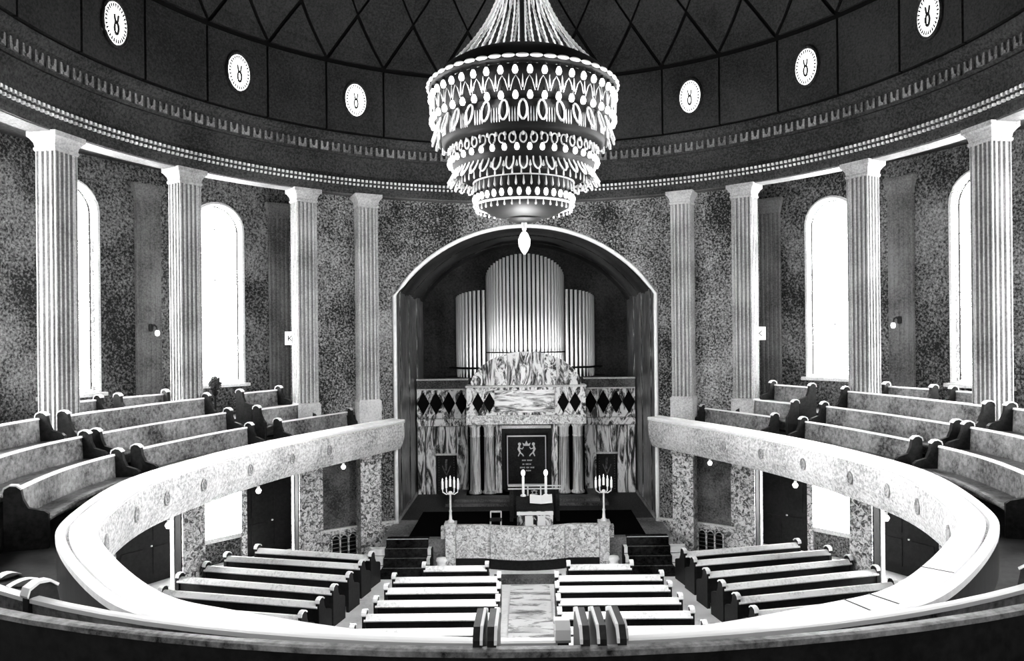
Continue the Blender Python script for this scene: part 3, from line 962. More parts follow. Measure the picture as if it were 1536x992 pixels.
for s_ in (-1, 1):                       # two facing beasts with a crown between
    blob(em, s_ * 0.27, 2.93, 0.06, 0.06)
    em.tube([(s_ * 0.27, YA + 0.425, 2.88), (s_ * 0.31, YA + 0.425, 2.74), (s_ * 0.25, YA + 0.425, 2.6), (s_ * 0.32, YA + 0.425, 2.46)], [0.03, 0.05, 0.035, 0.02], 5)
    em.tube([(s_ * 0.29, YA + 0.425, 2.78), (s_ * 0.16, YA + 0.425, 2.74), (s_ * 0.12, YA + 0.425, 2.82)], 0.02, 5)
    em.tube([(s_ * 0.27, YA + 0.425, 2.62), (s_ * 0.15, YA + 0.425, 2.52), (s_ * 0.12, YA + 0.425, 2.46)], 0.022, 5)
em.build('embroidered_beasts', 'thread', cur)
cr = MB().prism([(-.12, 0), (.12, 0), (.16, .12), (.06, .07), (0, .2), (-.06, .07), (-.16, .12)], lambda u, v: (u, YA + 0.42, 2.86 + v), lambda u, v: (u, YA + 0.435, 2.86 + v))
cr.build('embroidered_crown', 'thread', cur)
tx = MB()
for z, segs in ((2.30, ((-.18, -.04), (.02, .2))), (2.15, ((-.16, -.1), (-.04, .06), (.1, .18))), (2.02, ((-.26, -.06), (-.02, .1), (.14, .28))), (1.90, ((-.16, -.08), (-.03, .16)))):
    for a, b_ in segs:
        k = a
        while k < b_ - 0.01:
            tx.box((k + 0.015, YA + 0.42, z), (0.024, 0.015, 0.04 + 0.02 * random.random()))
            k += 0.04
tx.build('embroidered_lines', 'thread', cur)
# rounded crest of upright slabs
n = 9
for i in range(n):
    xa, xb = -2.12 + 4.24 * i / n, -2.12 + 4.24 * (i + 1) / n
    def cz(x):
        return 5.24 + 1.26 * max(0.0, 1 - abs(x / 2.14) ** 2.3) ** 0.62
    poly = [(xa + .008, 5.24), (xb - .008, 5.24)] + [(xb - .008 + (xa - xb + .016) * k / 5, cz(xb - .008 + (xa - xb + .016) * k / 5) + 0.01) for k in range(6)]
    MB().prism(poly, lambda u, v: (u, YA + 0.12, v), lambda u, v: (u, YA + 0.36, v)).build('crest_slab', 'vein_v' if i % 2 else 'vein', ark)

# ------------------------------------------------------------------ pipe organ
org = thing('pipe_organ', 'pipe organ with one tall central drum of pipes and two side groups', 'pipe organ', (0, 0, 0))
def pipe(x, y, zt, zb, r):
    mb = MB()
    mb.lathe([(r * 0.3, 5.3), (r, zb), (r, zt), (r * 0.86, zt), (r * 0.86, zt - 0.3)], 12, (x, y, 0))
    mb.build('pipe', 'pipe', org, True)
DO = 30.6 + CAMY
n = 29
for i in range(n):
    th = -PI / 2 + PI * i / (n - 1)
    x, y = 1.58 * math.sin(th), DO - 1.25 * math.cos(th)
    pipe(x, y, 10.42 - 0.85 * (1 - math.cos(th)), 6.46, 0.056)
for sgn in (-1, 1):
    for i in range(10):
        th = PI / 2 * (i + 0.4) / 10
        x, y = sgn * (1.62 + 1.22 * math.sin(th)), DO - 0.95 * math.cos(th) + 0.1
        pipe(x, y, 9.0 - 0.28 * (1 - math.cos(th)), 5.85, 0.056)
    MB().tube([(sgn * (1.62 + 1.3 * math.sin(PI / 2 * i / 8)), DO - 1.06 * math.cos(PI / 2 * i / 8) + 0.1, 5.83) for i in range(9)] + [(sgn * 3.2, DO + 0.1, 5.83)], 0.045, 6).build('side_band', 'metal_dark', org)
MB().tube([(1.70 * math.sin(-PI / 2 + PI * i / 24), DO - 1.36 * math.cos(-PI / 2 + PI * i / 24), 6.46) for i in range(25)], 0.03, 6).build('centre_band', 'metal_dark', org)
MB().box((0, DO + 0.1, 5.0), (6.6, 1.7, 0.9)).build('organ_case', 'vault', org)
# concealed footlight trough behind the crest
MB().prism([(0, 0), (0.16, 0), (0.16, 0.03), (0.03, 0.03), (0.03, 0.14), (0, 0.14)], lambda u, v: (-1.2, YA + 0.42 + u, 5.62 + v), lambda u, v: (1.2, YA + 0.42 + u, 5.62 + v)).build('footlight_trough', 'metal_dark', org)
fl_ = bpy.data.lights.new('footlight', 'AREA')
fl_.shape = 'RECTANGLE'
fl_.size, fl_.size_y, fl_.energy = 2.2, 0.10, 110
flo = bpy.data.objects.new('footlight', fl_)
link(flo, org, (0, YA + 0.52, 5.72))
flo.rotation_euler = (R_(145), 0, 0)

# ------------------------------------------------------------------ balcony
CTRL = [(4.45, 9.75), (4.75, 9.1), (5.72, 7.1), (6.75, 4.7), (7.4, 2.3), (7.72, -0.5), (7.05, -3.36), (6.2, -5.0), (4.3, -7.15), (3.0, -7.85), (1.5, -8.4), (0, -8.6)]
def egg():
    P = [Vector(p) for p in CTRL]
    P = P + [Vector((-p[0], p[1])) for p in CTRL[-2::-1]]
    out = []
    for i in range(len(P) - 1):
        p0, p1, p2, p3 = P[max(i - 1, 0)], P[i], P[i + 1], P[min(i + 2, len(P) - 1)]
        for k in range(10):
            t = k / 10
            out.append(0.5 * ((2 * p1) + (p2 - p0) * t + (2 * p0 - 5 * p1 + 4 * p2 - p3) * t * t + (3 * p1 - p0 - 3 * p2 + p3) * t ** 3))
    out.append(P[-1])
    # smooth
    for _ in range(6):
        out = [out[0]] + [(out[i - 1] + out[i] * 2 + out[i + 1]) / 4 for i in range(1, len(out) - 1)] + [out[-1]]
    path = []
    for i, p in enumerate(out):
        t = out[min(i + 1, len(out) - 1)] - out[max(i - 1, 0)]
        t.normalize()
        nx, ny = -t.y, t.x
        if nx * p.x + ny * (p.y - 1) < 0:
            nx, ny = -nx, -ny
        path.append((p.x, p.y, nx, ny))
    return path              # runs from the right front end round the back to the left front end
EGG = egg()
ZR = Z_RAIL
balc = thing('balcony', 'pale oval balcony with white rail cap around the hall', 'balcony')
MB().sweep(EGG, [(-0.40, ZR - .05), (-0.44, ZR - .14), (-0.46, ZR - .35), (-0.44, ZR - .62), (-0.36, ZR - .86), (-0.30, ZR - .98), (-0.02, ZR - .98), (-0.02, ZR - .05)]).build('parapet', 'rail', balc, False)
MB().sweep(EGG, [(-0.48, ZR - .06), (-0.13, ZR - .06), (-0.13, ZR), (-0.46, ZR), (-0.48, ZR - .02)]).build('rail_cap', 'cap', balc)
MB().sweep(EGG, [(-0.12, ZR - .06), (0.03, ZR - .06), (0.03, ZR + .015), (0.01, ZR + .03), (-0.08, ZR + .03), (-0.08, ZR - .03)]).build('rail_lip', 'cap', balc)
MB().sweep(EGG, [(-0.49, ZR - .07), (-0.30, ZR - .07), (-0.30, ZR - .11), (-0.47, ZR - .11)]).build('cap_moulding', 'cap', balc)
MB().sweep(EGG, [(-0.015, 3.5), (0.02, 3.5), (0.02, ZR - .065), (-0.015, ZR - .065)]).build('outer_facing', 'pew_dark', balc)
floor_b = structure(empty('floor_balcony'), 'dark stepped balcony floor under the upper pews')
def tiers():
    for o0, o1, z in ((-0.02, 1.08, 3.80), (1.08, 1.80, 4.18), (1.80, 2.6, 4.60)):
        mb = MB().sweep(EGG, [(o0, 3.45), (o1, 3.45), (o1, z), (o0, z)])
        nv = []
        for x, y, zz in mb.v:
            r = math.hypot(x, y)
            a = math.degrees(math.atan2(abs(x), y))
            if a < 39 and r > RF - 0.02:
                k = (RF - 0.02) / r
                x, y = x * k, y * k
            nv.append((x, y, zz))
        mb.v = nv
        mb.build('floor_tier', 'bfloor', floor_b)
    tab = sorted((math.degrees(math.atan2(abs(x + 2.58 * nx), y + 2.58 * ny)), math.hypot(x + 2.58 * nx, y + 2.58 * ny)) for x, y, nx, ny in EGG)
    def inner(a):
        a = min(a, 360 - a)
        for (a0, r0), (a1, r1) in zip(tab[:-1], tab[1:]):
            if a0 <= a <= a1 and a1 > a0:
                return min(12.8, r0 + (r1 - r0) * (a - a0) / (a1 - a0))
        return 10.9 if a > 90 else 12.0
    mb = MB()
    n = 120
    vs, fs = [], []
    for i in range(n + 1):
        a = 38.5 + 283.0 * i / n
        for r, z in ((inner(a), 3.40), (RO + 0.1, 3.40), (RO + 0.1, Z_BALC), (inner(a), Z_BALC)):
            vs.append(pol(r, a, z))
    for i in range(n):
        for j in range(4):
            fs.append((4 * i + j, 4 * i + (j + 1) % 4, 4 * i + 4 + (j + 1) % 4, 4 * i + 4 + j))
    fs += [(3, 2, 1, 0), tuple(4 * n + j for j in range(4))]
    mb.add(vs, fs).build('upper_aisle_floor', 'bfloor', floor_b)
tiers()
def first_px(path_off, px, left=True):
    """first place along the rail (from the front end) whose photo column is px"""
    seq = EGG[::-1] if left else EGG
    prev = None
    for i, (x, y, nx, ny) in enumerate(seq):
        q = (x + nx * path_off, y + ny * path_off)
        v = px_of(*q)
        if prev is not None and (prev - px) * (v - px) <= 0:
            return i
        prev = v
    return len(seq) // 2
for px in (1414, 1336, 1292):
    x, y, nx, ny = min((e for e in EGG if e[0] > 0 and e[1] < -4), key=lambda e: abs(px_of(e[0] - 0.2 * e[2], e[1] - 0.2 * e[3]) - px))
    MB().box((x - nx * 0.3, y - ny * 0.3, ZR + 0.001), (0.34, 0.022, 0.006), math.atan2(ny, nx)).build('cap_joint', 'metal_dark', balc)
# rosettes on the face of the parapet
ros = MB()
ros.tube([(0.085 * math.cos(2 * PI * i / 16), -0.015, 0.13 * math.sin(2 * PI * i / 16)) for i in range(16)], 0.022, 6, True)
ros.tube([(0.035 * math.cos(2 * PI * i / 10), -0.015, -0.03 + 0.045 * math.sin(2 * PI * i / 10)) for i in range(10)], 0.014, 5, True)
for s_ in (-1, 1):
    ros.tube([(s_ * 0.01, -0.015, 0.01), (s_ * 0.035, -0.015, 0.075)], 0.013, 5)
me_ros = ros.mesh('rosette', 'rosette', True)
for left in (True, False):
    for px in (157, 202, 254, 313, 376, 438, 497):
        i = first_px(-0.45, px if left else 2 * CX - px, left)
        x, y, nx, ny = (EGG[::-1] if left else EGG)[i]
        rz = math.atan2(-nx, ny)
        inst('rosette', me_ros, balc, (x - nx * 0.455, y - ny * 0.455, ZR - .48), rz)
# small bulbs under the edge
for left in (True, False):
    side = 'left' if left else 'right'
    for px, wh in ((258, 'nearest the camera'), (390, 'midway along the curve'), (513, 'nearest the stage')):
        i = first_px(-0.3, px if left else 2 * CX - px, left)
        x, y, nx, ny = (EGG[::-1] if left else EGG)[i]
        t = thing('edge_bulb', 'round lit bulb under the %s balcony edge, %s' % (side, wh), 'bulb', (x - nx * 0.34, y - ny * 0.34, ZR - 1.062), 0, 'bulbs under the balcony edge')
        MB().lathe([(0, -0.08), (0.045, -0.065), (0.075, 0.0), (0.05, 0.045), (0, 0.07)], 12, (0, 0, -0.03)).build('globe', 'bulb', t, True)
        MB().lathe([(0, 0.03), (0.035, 0.03), (0.035, 0.075), (0, 0.075)], 8).build('socket', 'metal', t)

# ------------------------------------------------------------------ pews
def make_pew(path, zf, zt, label, group, upper=True, extra=(), slim=False, dp=0.5, back_mat=None, flip_ledge=False, name='pew', end_mat='pew_dark', top_mat='pew_top', seat_mat='pew'):
    mid = path[len(path) // 2]
    base = Vector((mid[0], mid[1], zf))
    t = thing(name, label, 'pew', base, 0, group)
    def put(mb, nm, mat, parent=t):
        mb.v = [(x - base.x, y - base.y, z - base.z) for x, y, z in mb.v]
        return mb.build(nm, mat, parent)
    H = zt - zf
    bm = back_mat or ('pew' if upper else 'mpew')
    bk = put(MB().sweep(path, [(0, zf + .12), (0.05, zf + .12), (0.09, zt - .04), (0.04, zt - .04)]), 'backrest', bm)
    if upper:
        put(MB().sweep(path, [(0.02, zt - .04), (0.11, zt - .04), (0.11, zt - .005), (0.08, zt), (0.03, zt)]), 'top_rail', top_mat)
    else:
        put(MB().sweep(path, [(-0.02, zt - .03), (0.02, zt - .05), (0.13, zt - .12), (0.15, zt - .09), (0.04, zt + .01), (-0.02, zt + .01)]), 'book_ledge', 'ledge')
    put(MB().sweep(path, [(.04 - dp, zf + .40), (0.0, zf + .38), (0.0, zf + .43), (.06 - dp, zf + .45), (.04 - dp, zf + .43)]), 'seat', seat_mat)
    prof = [(.12, 0), (.12, H + .01), (.10, H + .06), (.03, H + .10), (-.06, H + .09), (-.12, H + .04), (-.15, H - .12), (-.22, .66), (.06 - dp, .60), (-dp, .55), (-dp, 0)]
    ends = [path[0], path[-1]] + [path[i] for i in extra]
    for i, e in enumerate(ends):
        x, y, nx, ny = e
        tx_, ty_ = ny, -nx
        w = 0.04
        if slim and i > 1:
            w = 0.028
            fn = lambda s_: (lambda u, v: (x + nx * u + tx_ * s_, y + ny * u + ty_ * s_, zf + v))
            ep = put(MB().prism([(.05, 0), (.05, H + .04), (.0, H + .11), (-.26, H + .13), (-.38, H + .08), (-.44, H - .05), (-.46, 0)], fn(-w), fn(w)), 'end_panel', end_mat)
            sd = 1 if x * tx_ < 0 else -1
            edge = [(.055, H + .045), (.0, H + .115), (-.26, H + .135), (-.38, H + .085)]  # pale strip paints the highlight along the aisle-side edge
            put(MB().prism(edge + [(u, v - .03) for u, v in edge[::-1]], fn(sd * (w - .012)), fn(sd * (w + .006))), 'edge_highlight', 'pew_top', ep)
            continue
        fn = lambda s_: (lambda u, v: (x + nx * u + tx_ * s_, y + ny * u + ty_ * s_, zf + v))
        ep = put(MB().prism(prof, fn(-w), fn(w)), 'end_panel', end_mat)
        top = [(.125, H + .0), (.105, H + .065), (.03, H + .105), (-.06, H + .095), (-.125, H + .04)]
        strip = top + [(u * 1.08, v + .022) for u, v in top[::-1]]
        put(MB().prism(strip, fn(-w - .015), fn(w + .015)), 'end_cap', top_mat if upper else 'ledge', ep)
    return t
def sub_path(off, px0, px1, left):
    """stretch of an offset rail curve between two photo columns (given for the left side)"""
    if not left:
        px0, px1 = 2 * CX - px0, 2 * CX - px1
    seq = EGG[::-1] if left else EGG
    i0, i1 = first_px(off, px0, left), first_px(off, px1, left)
    if i0 > i1:
        i0, i1 = i1, i0
    i1 = max(i1, i0 + 2)
    step = max(1, (i1 - i0) // 8)
    idx = list(range(i0, i1, step)) + [i1]
    return [(seq[i][0] + seq[i][2] * off, seq[i][1] + seq[i][3] * off, seq[i][2], seq[i][3]) for i in idx]
ROWS = [(0.95, 3.80, 4.72, 'front', {'far': (523, 415), 'mid': (379, 205), 'near': (177, 22)}),
        (1.68, 4.18, 5.10, 'middle', {'far': (464, 386), 'mid': (351, 158), 'near': (126, -60)}),
        (2.36, 4.60, 5.52, 'back', {'far': (420, 359), 'mid': (320, 108), 'near': (62, -90)})]
for left in (True, False):
    side = 'left' if left else 'right'
    for off, zf, zt, rn, secs in ROWS:
        for sn, (p0, p1) in secs.items():
            where = {'far': 'block nearest the stage', 'mid': 'long central block', 'near': 'block nearest the camera'}[sn]
            o_ = off - {('far', 'middle'): 0.24, ('mid', 'back'): 0.2}.get((sn, rn), 0.0)      # clear of the columns
            make_pew(sub_path(o_, p0, p1, left), zf, zt, 'wooden balcony pew in the %s row of the %s %s' % (rn, side, where), 'balcony pews', dp=0.5 if o_ == off else 0.32)
    # short pews behind the columns
    s = -1 if left else 1
    for (a0, a1), wh in (((75.5, 70.3), 'beside the nearest column'), ((67.5, 60.5), 'below the wall lamp pilaster')):
        make_pew(ring(11.5, s * a0, s * a1, 5), Z_BALC, 5.62, 'short pew behind the %s columns %s' % (side, wh), 'aisle pews')
# rear balcony rows before the camera
make_pew(ring(9.35, 178.5, 224, 16), 3.98, 4.91, 'rear balcony pew with pale seat, left half of the row behind the near rail', 'rear pews', seat_mat='ledge', extra=(10,))
make_pew(ring(9.35, 136, 176.0, 16), 3.98, 4.91, 'rear balcony pew with pale seat, right half of the row behind the near rail', 'rear pews', seat_mat='ledge', extra=(6,))
def ang_px(px, R):
    """angle on a rear row seen at photo column px"""
    best = min((abs(px_of(R * math.sin(R_(a / 20)), R * math.cos(R_(a / 20))) - px), a / 20) for a in range(2800, 4400))
    return best[1]
a_l = [ang_px(p, 10.1) for p in (712, 734)]
a_r = [ang_px(p, 10.1) for p in (926, 897, 873)]
rp = ring(10.1, 142, a_r[0], 12)[:-1] + [ring(10.1, a, a, 1)[0] for a in a_r + a_l[::-1]] + ring(10.1, a_l[0], 218, 12)[1:]
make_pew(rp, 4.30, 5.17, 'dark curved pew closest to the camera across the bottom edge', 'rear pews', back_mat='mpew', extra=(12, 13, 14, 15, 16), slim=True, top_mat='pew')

# main floor: centre blocks
def line_path(x0, y0, x1, y1, n=1):
    dx, dy = x1 - x0, y1 - y0
    L = math.hypot(dx, dy)
    nx, ny = dy / L, -dx / L
    if ny > 0:
        nx, ny = -nx, -ny
    return [(x0 + dx * i / n, y0 + dy * i / n, nx, ny) for i in range(n + 1)]
ordn = ['first', 'second', 'third', 'fourth', 'fifth', 'sixth', 'seventh', 'eighth']
CR = [(19.85, 2.8, 1.10), (18.95, 3.45, .74), (18.15, 3.5, .72), (17.28, 3.58, .71), (16.43, 3.66, .70), (15.6, 3.74, .70), (14.8, 3.8, .70), (14.0, 3.85, .70)]
for s in (-1, 1):
    side = 'left' if s < 0 else 'right'
    for i, (D, xo, xi) in enumerate(CR):
        make_pew(line_path(s * xo, D + CAMY, s * xi, D + CAMY), 0.0, 0.9,
                 '%s dark pew from the stage in the %s centre block' % (ordn[i], side), 'main floor pews', False, end_mat='mpew', seat_mat='mpew')
    SR = [(8.0, 21.75, 4.45, 20.9), (8.6, 21.0, 4.55, 20.1), (8.8, 20.1, 4.65, 19.1), (9.1, 19.2, 4.8, 18.15), (9.05, 18.2, 4.9, 17.25), (8.9, 17.2, 5.05, 16.4)]
    for i, (xa, Da, xb, Db) in enumerate(SR):
        make_pew(line_path(s * xa, Da + CAMY, s * xb, Db + CAMY), 0.0, 0.9,
                 '%s dark slanting pew from the stage in the %s side block' % (ordn[i], side), 'main floor pews', False, end_mat='mpew', seat_mat='mpew')
rn = MB().box((0.06, 17.9 + CAMY, 0.012), (1.1, 6.0, 0.02)).build('aisle_runner', 'runner')
tag(rn, 'pale patterned runner along the centre aisle', 'carpet')

# wall grilles
for s in (-1, 1):
    side = 'left' if s < 0 else 'right'
    a = s * 33.4
    t = thing('vent_grille', 'dark arched lattice grille low on the %s front wall' % side, 'grille', pol(RF - 0.10, a, 0.0), -R_(a), 'front wall grilles')
    MB().box((0, 0.01, 0.42), (0.86, 0.02, 0.72)).build('back_plate', 'groove', t)
    for i in range(4):
        MB().box((-0.42 + 0.28 * i, -0.015, 0.42), (0.05, 0.04, 0.74)).build('upright_bar', 'fleck', t)
    for i in range(5):
        MB().box((0, -0.012, 0.12 + 0.13 * i), (0.86, 0.03, 0.022)).build('cross_bar', 'panel', t)
    for i in range(3):
        MB().tube([(-0.28 + 0.28 * i + 0.10 * math.cos(PI * k / 8), -0.015, 0.68 + 0.08 * math.sin(PI * k / 8)) for k in range(9)], 0.02, 5).build('arch_bar', 'fleck', t)

# glowing box signs beside the third columns
for s in (-1, 1):
    side = 'left' if s < 0 else 'right'
    p = PX(CX + s * 351, 504, 23.0)
    t = thing('box_sign', 'small white lit box sign beside the third %s column' % side, 'sign', p, 0, 'lit box signs')
    MB().box((0, 0, 0), (0.36, 0.14, 0.42)).build('box', 'white', t)
    MB().box((0, -0.08, 0), (0.33, 0.02, 0.38)).build('face', glow('sign_face', 1.2), t)
    k = MB()
    k.box((-s * 0.0 - 0.06, -0.10, 0.0), (0.025, 0.02, 0.16))
    k.tube([(-0.04, -0.10, 0.0), (0.05, -0.10, 0.08)], 0.014, 4)
    k.tube([(-0.04, -0.10, 0.0), (0.05, -0.10, -0.08)], 0.014, 4)
    k.build('sign_letter', 'metal_dark', t)
    MB().tube([(s * -0.16, 0.02, 0.0), (s * -0.5, 0.1, 0.0)], 0.02, 6).build('bracket', 'metal_dark', t)

# dark bushy plant on a stand beside the left aisle, papers on the balcony floor
pl = thing('potted_plant', 'dark rounded leafy plant on a thin stand at the left balcony aisle', 'plant', (PX(322, 600, 20.9).x, PX(322, 600, 20.9).y, Z_BALC))
MB().lathe([(0, 0), (0.12, 0), (0.10, 0.04), (0.03, 0.08), (0.03, 0.75), (0.08, 0.8), (0.10, 0.9), (0, 0.9)], 10).build('stand', 'metal_dark', pl)
lv = MB()
for i in range(90):
    u, v = random.random() * 2 * PI, math.acos(2 * random.random() - 1)
    d = Vector((math.sin(v) * math.cos(u), math.sin(v) * math.sin(u), math.cos(v)))
    c = Vector((d.x * 0.15, d.y * 0.15, 1.10 + d.z * 0.2))
    q = d.orthogonal().normalized() * 0.05
    r = d.cross(q).normalized() * 0.03
    lv.add([c - q, c + r, c + q + d * 0.04, c - r], [(0, 1, 2, 3)])
lv.lathe([(0, -0.2), (0.1, -0.14), (0.15, 0), (0.1, 0.14), (0, 0.2)], 10, (0, 0, 1.10))
lv.build('foliage', 'leaf', pl)
for i, (px, py, wd, hh, rz, lab) in enumerate(((34, 856, 0.16, 0.3, 0.5, 'white sheet of paper on the dark left balcony floor, farther from the rail'),
                                               (60, 866, 0.13, 0.38, 0.6, 'white sheet of paper on the dark left balcony floor, nearer the rail'))):
    D = 1100 * (CAMZ - 3.83) / (py - CY)
    p = PX(px, py, D)
    m = MB()
    vs = []
    for k in range(6):
        for e in (-1, 1):
            vs.append((e * wd / 2, (k / 5 - 0.5) * hh, 0.03 + 0.05 * math.sin(k / 5 * PI)))
    fs = [(2 * k, 2 * k + 1, 2 * k + 3, 2 * k + 2) for k in range(5)]
    n_ = len(vs)
    m.add(vs + [(x, y, z - 0.006) for x, y, z in vs], fs + [tuple(n_ + q for q in f[::-1]) for f in fs])
    o = m.build('paper_sheet', 'paper', None, False, (p.x - 0.25, p.y, 3.80), -rz)
    tag(o, lab, 'paper', 'loose papers')

# ------------------------------------------------------------------ chandelier
chd = thing('chandelier', 'huge three tiered crystal chandelier hanging from the dome', 'chandelier', (0, 0, CAMZ))
def cir(r, h, n):
    return [(r * math.sin(2 * PI * i / n), r * math.cos(2 * PI * i / n), h) for i in range(n)]
prof = [(0.16, 12.9), (0.2, 9.5), (0.36, 7.6), (0.49, 6.75), (0.62, 6.45), (0.78, 6.16), (0.98, 5.87), (1.18, 5.62), (1.42, 5.36)]
def bead_r(h):
    return 0.019
NST = 30
st = MB()
pts, rad = [], []
for j in range(len(prof) - 1):
    for k in range(6):
        t = k / 6
        pts.append((0, prof[j][0] + (prof[j + 1][0] - prof[j][0]) * t, prof[j][1] + (prof[j + 1][1] - prof[j][1]) * t))
        rad.append(0.027 if len(rad) % 2 else 0.015)
pts.append((0, prof[-1][0], prof[-1][1])); rad.append(0.012)
me_st = st.tube(pts, rad, 5).mesh('bead_strand', 'bead', True)
for i in range(NST):
    inst('bead_strand', me_st, chd, (0, 0, 0), 2 * PI * (i + 0.5) / NST)
MB().tube([(0, 0, 2.6), (0, 0, 13.0)], 0.05, 8).build('stem', 'metal_dark', chd)
MB().lathe([(1.40, 5.36), (1.62, 5.22), (1.84, 5.0), (1.88, 4.93), (1.86, 4.86), (1.72, 4.86), (1.70, 5.0), (1.40, 5.26)], 64).build('crown_plate', 'metal_dark', chd, True)
# gadrooned rim
gd = MB()
m_ = 7
gd.tube([(1.89 * math.sin(0.06 * (k - 3) / 3 ), 1.89 * math.cos(0.06 * (k - 3) / 3), 4.93) for k in range(m_)], [0.012, 0.03, 0.036, 0.038, 0.036, 0.03, 0.012], 6)
me_gd = gd.mesh('rim_gadroon', 'metal', True)
for i in range(48):
    inst('rim_gadroon', me_gd, chd, (0, 0, 0), 2 * PI * i / 48)
def bulb_mesh(s, drop=1.0):
    b1 = MB().lathe([(0, -0.085 * s * drop), (0.04 * s, -0.07 * s * drop), (0.06 * s, -0.02 * s), (0.05 * s, 0.03 * s), (0.025 * s, 0.075 * s), (0, 0.08 * s)], 10).mesh('bulb', 'bulb', True)
    b2 = MB().lathe([(0.022 * s, 0.06 * s), (0.03 * s, 0.08 * s), (0.03 * s, 0.14 * s), (0, 0.15 * s)], 8).mesh('socket', 'metal_dark')
    return b1, b2
def bulb_row(r, h, n, s=1.0, drop=1.0, ph=0.5):
    b1, b2 = bulb_mesh(s, drop)
    for i in range(n):
        a = 2 * PI * (i + ph) / n
        o = inst('bulb', b1, chd, (r * math.sin(a), r * math.cos(a), h))
        inst('socket', b2, o)
def loops(r, h, n, w, hgt, rad, name='crystal_loop', tilt=0.0, mat='drop', ph=0.0):
    me = MB().tube([(w * math.cos(2 * PI * i / 14), -tilt * math.sin(2 * PI * i / 14), hgt * math.sin(2 * PI * i / 14)) for i in range(14)], rad, 5, True).mesh(name, mat, True)
    for i in range(n):
        a = 2 * PI * (i + ph) / n
        inst(name, me, chd, (r * math.sin(a), r * math.cos(a), h), -a)
def drops(r, h, n, wd, hgt, name='crystal_drop', mat='drop', ph=0.0, per=1, gap=0.05):
    mb = MB()
    for k in range(per):
        x = (k - (per - 1) / 2) * gap
        mb.lathe([(0, hgt / 2), (wd * 0.4, hgt * 0.3), (wd, -hgt * 0.3), (wd * 0.6, -hgt * 0.45), (0, -hgt / 2)], 6, (x, 0, 0))
    me = mb.mesh(name, mat, True)
    for i in range(n):
        a = 2 * PI * (i + ph) / n
        inst(name, me, chd, (r * math.sin(a), r * math.cos(a), h), -a)
# upper tier
bulb_row(1.84, 4.70, 44, 0.95)
MB().lathe([(1.70, 4.86), (1.76, 4.6), (1.70, 4.40), (1.62, 4.25), (1.58, 4.25), (1.66, 4.6), (1.62, 4.86)], 64).build('tier_band', 'metal_dark', chd, True)
z_ = MB().tube([(-0.10, 0, -0.13), (-0.05, -0.02, 0.05), (0, -0.03, 0.13), (0.05, -0.02, 0.05), (0.10, 0, -0.13)], 0.010, 5).mesh('wire_bracket', 'drop', True)
for i in range(48):
    a = 2 * PI * (i + 0.5) / 48
    inst('wire_bracket', z_, chd, (1.83 * math.sin(a), 1.83 * math.cos(a), 4.46), PI - a)
drops(1.84, 4.50, 48, 0.022, 0.26, 'crystal_drop', ph=0.0)
bulb_row(1.82, 4.26, 44, 0.95)
loops(1.76, 4.02, 32, 0.075, 0.19, 0.022, tilt=0.06)
drops(1.70, 3.96, 32, 0.016, 0.28, 'crystal_fringe', ph=0.5, per=4, gap=0.05)
MB().lathe([(1.66, 4.25), (1.68, 4.15), (1.62, 3.80), (1.50, 3.70), (1.47, 3.78), (1.58, 4.0), (1.6, 4.25)], 64).build('tier_band', 'metal_dark', chd, True)
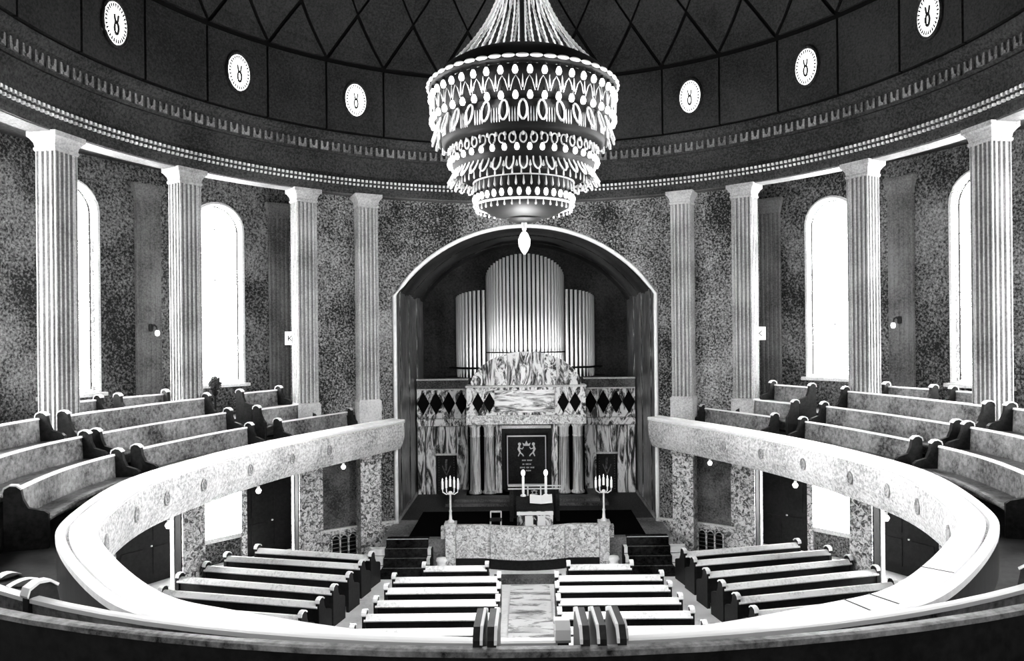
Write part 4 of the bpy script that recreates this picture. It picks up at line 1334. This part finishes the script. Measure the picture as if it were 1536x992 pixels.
# middle tier
MB().tube(cir(1.48, 3.80, 64), 0.03, 6, True).build('tier_rim', 'metal', chd, True)
drops(1.49, 3.70, 56, 0.035, 0.14, 'crystal_drop')
loops(1.48, 3.60, 48, 0.06, 0.09, 0.018)
bulb_row(1.48, 3.44, 40, 0.85)
MB().lathe([(1.44, 3.80), (1.42, 3.4), (1.36, 3.2), (1.05, 3.05), (1.02, 3.12), (1.3, 3.26), (1.36, 3.5), (1.38, 3.8)], 64).build('tier_band', 'metal_dark', chd, True)
loops(1.42, 3.20, 36, 0.07, 0.17, 0.018, tilt=0.10)
drops(1.40, 3.16, 36, 0.03, 0.12, 'crystal_drop', ph=0.5)
drops(1.28, 3.06, 48, 0.02, 0.16, 'crystal_drop', ph=0.25)
# lower tier
MB().tube(cir(1.0, 3.06, 56), 0.026, 6, True).build('tier_rim', 'metal', chd, True)
drops(1.01, 2.94, 44, 0.026, 0.2, 'crystal_drop')
bulb_row(0.99, 2.74, 36, 0.8, 1.3)
MB().tube(cir(1.0, 2.60, 56), 0.024, 6, True).build('tier_rim', 'bead', chd, True)
drops(0.96, 2.54, 40, 0.022, 0.12, 'crystal_drop', ph=0.5)
MB().lathe([(0.96, 3.06), (0.93, 2.7), (0.90, 2.58), (0.6, 2.42), (0.32, 2.36), (0, 2.34)], 48).build('bowl', 'metal_dark', chd, True)
MB().lathe([(0, 2.30), (0.12, 2.27), (0.34, 2.33), (0.36, 2.36), (0.3, 2.40), (0, 2.40)], 20).build('base_plate', 'metal_dark', chd, True)
MB().lathe([(0.05, 2.34), (0.06, 2.26), (0.03, 2.21), (0.05, 2.16), (0.03, 2.11), (0.05, 2.07)], 10).build('finial', 'metal', chd, True)
MB().lathe([(0.05, 2.09), (0.08, 2.05), (0.125, 1.94), (0.115, 1.82), (0.07, 1.72), (0.02, 1.65), (0, 1.64)], 14).build('pendant_lamp', 'bulb', chd, True)
def lamp(name, p, w, r):
    l = bpy.data.lights.new(name, 'POINT')
    l.energy = w
    l.shadow_soft_size = r
    o = bpy.data.objects.new(name, l)
    link(o, chd, p)
for i in range(8):
    a = 2 * PI * (i + 0.5) / 8
    lamp('tier_light', (2.15 * math.sin(a), 2.15 * math.cos(a), 4.3), LAMP_W / 24, 0.1)
for i in range(4):
    a = 2 * PI * (i + 0.5) / 4
    lamp('tier_light', (1.75 * math.sin(a), 1.75 * math.cos(a), 3.2), LAMP_W / 60, 0.1)
lamp('tier_light', (0, 0, 1.2), LAMP_W * 0.5, 0.25)
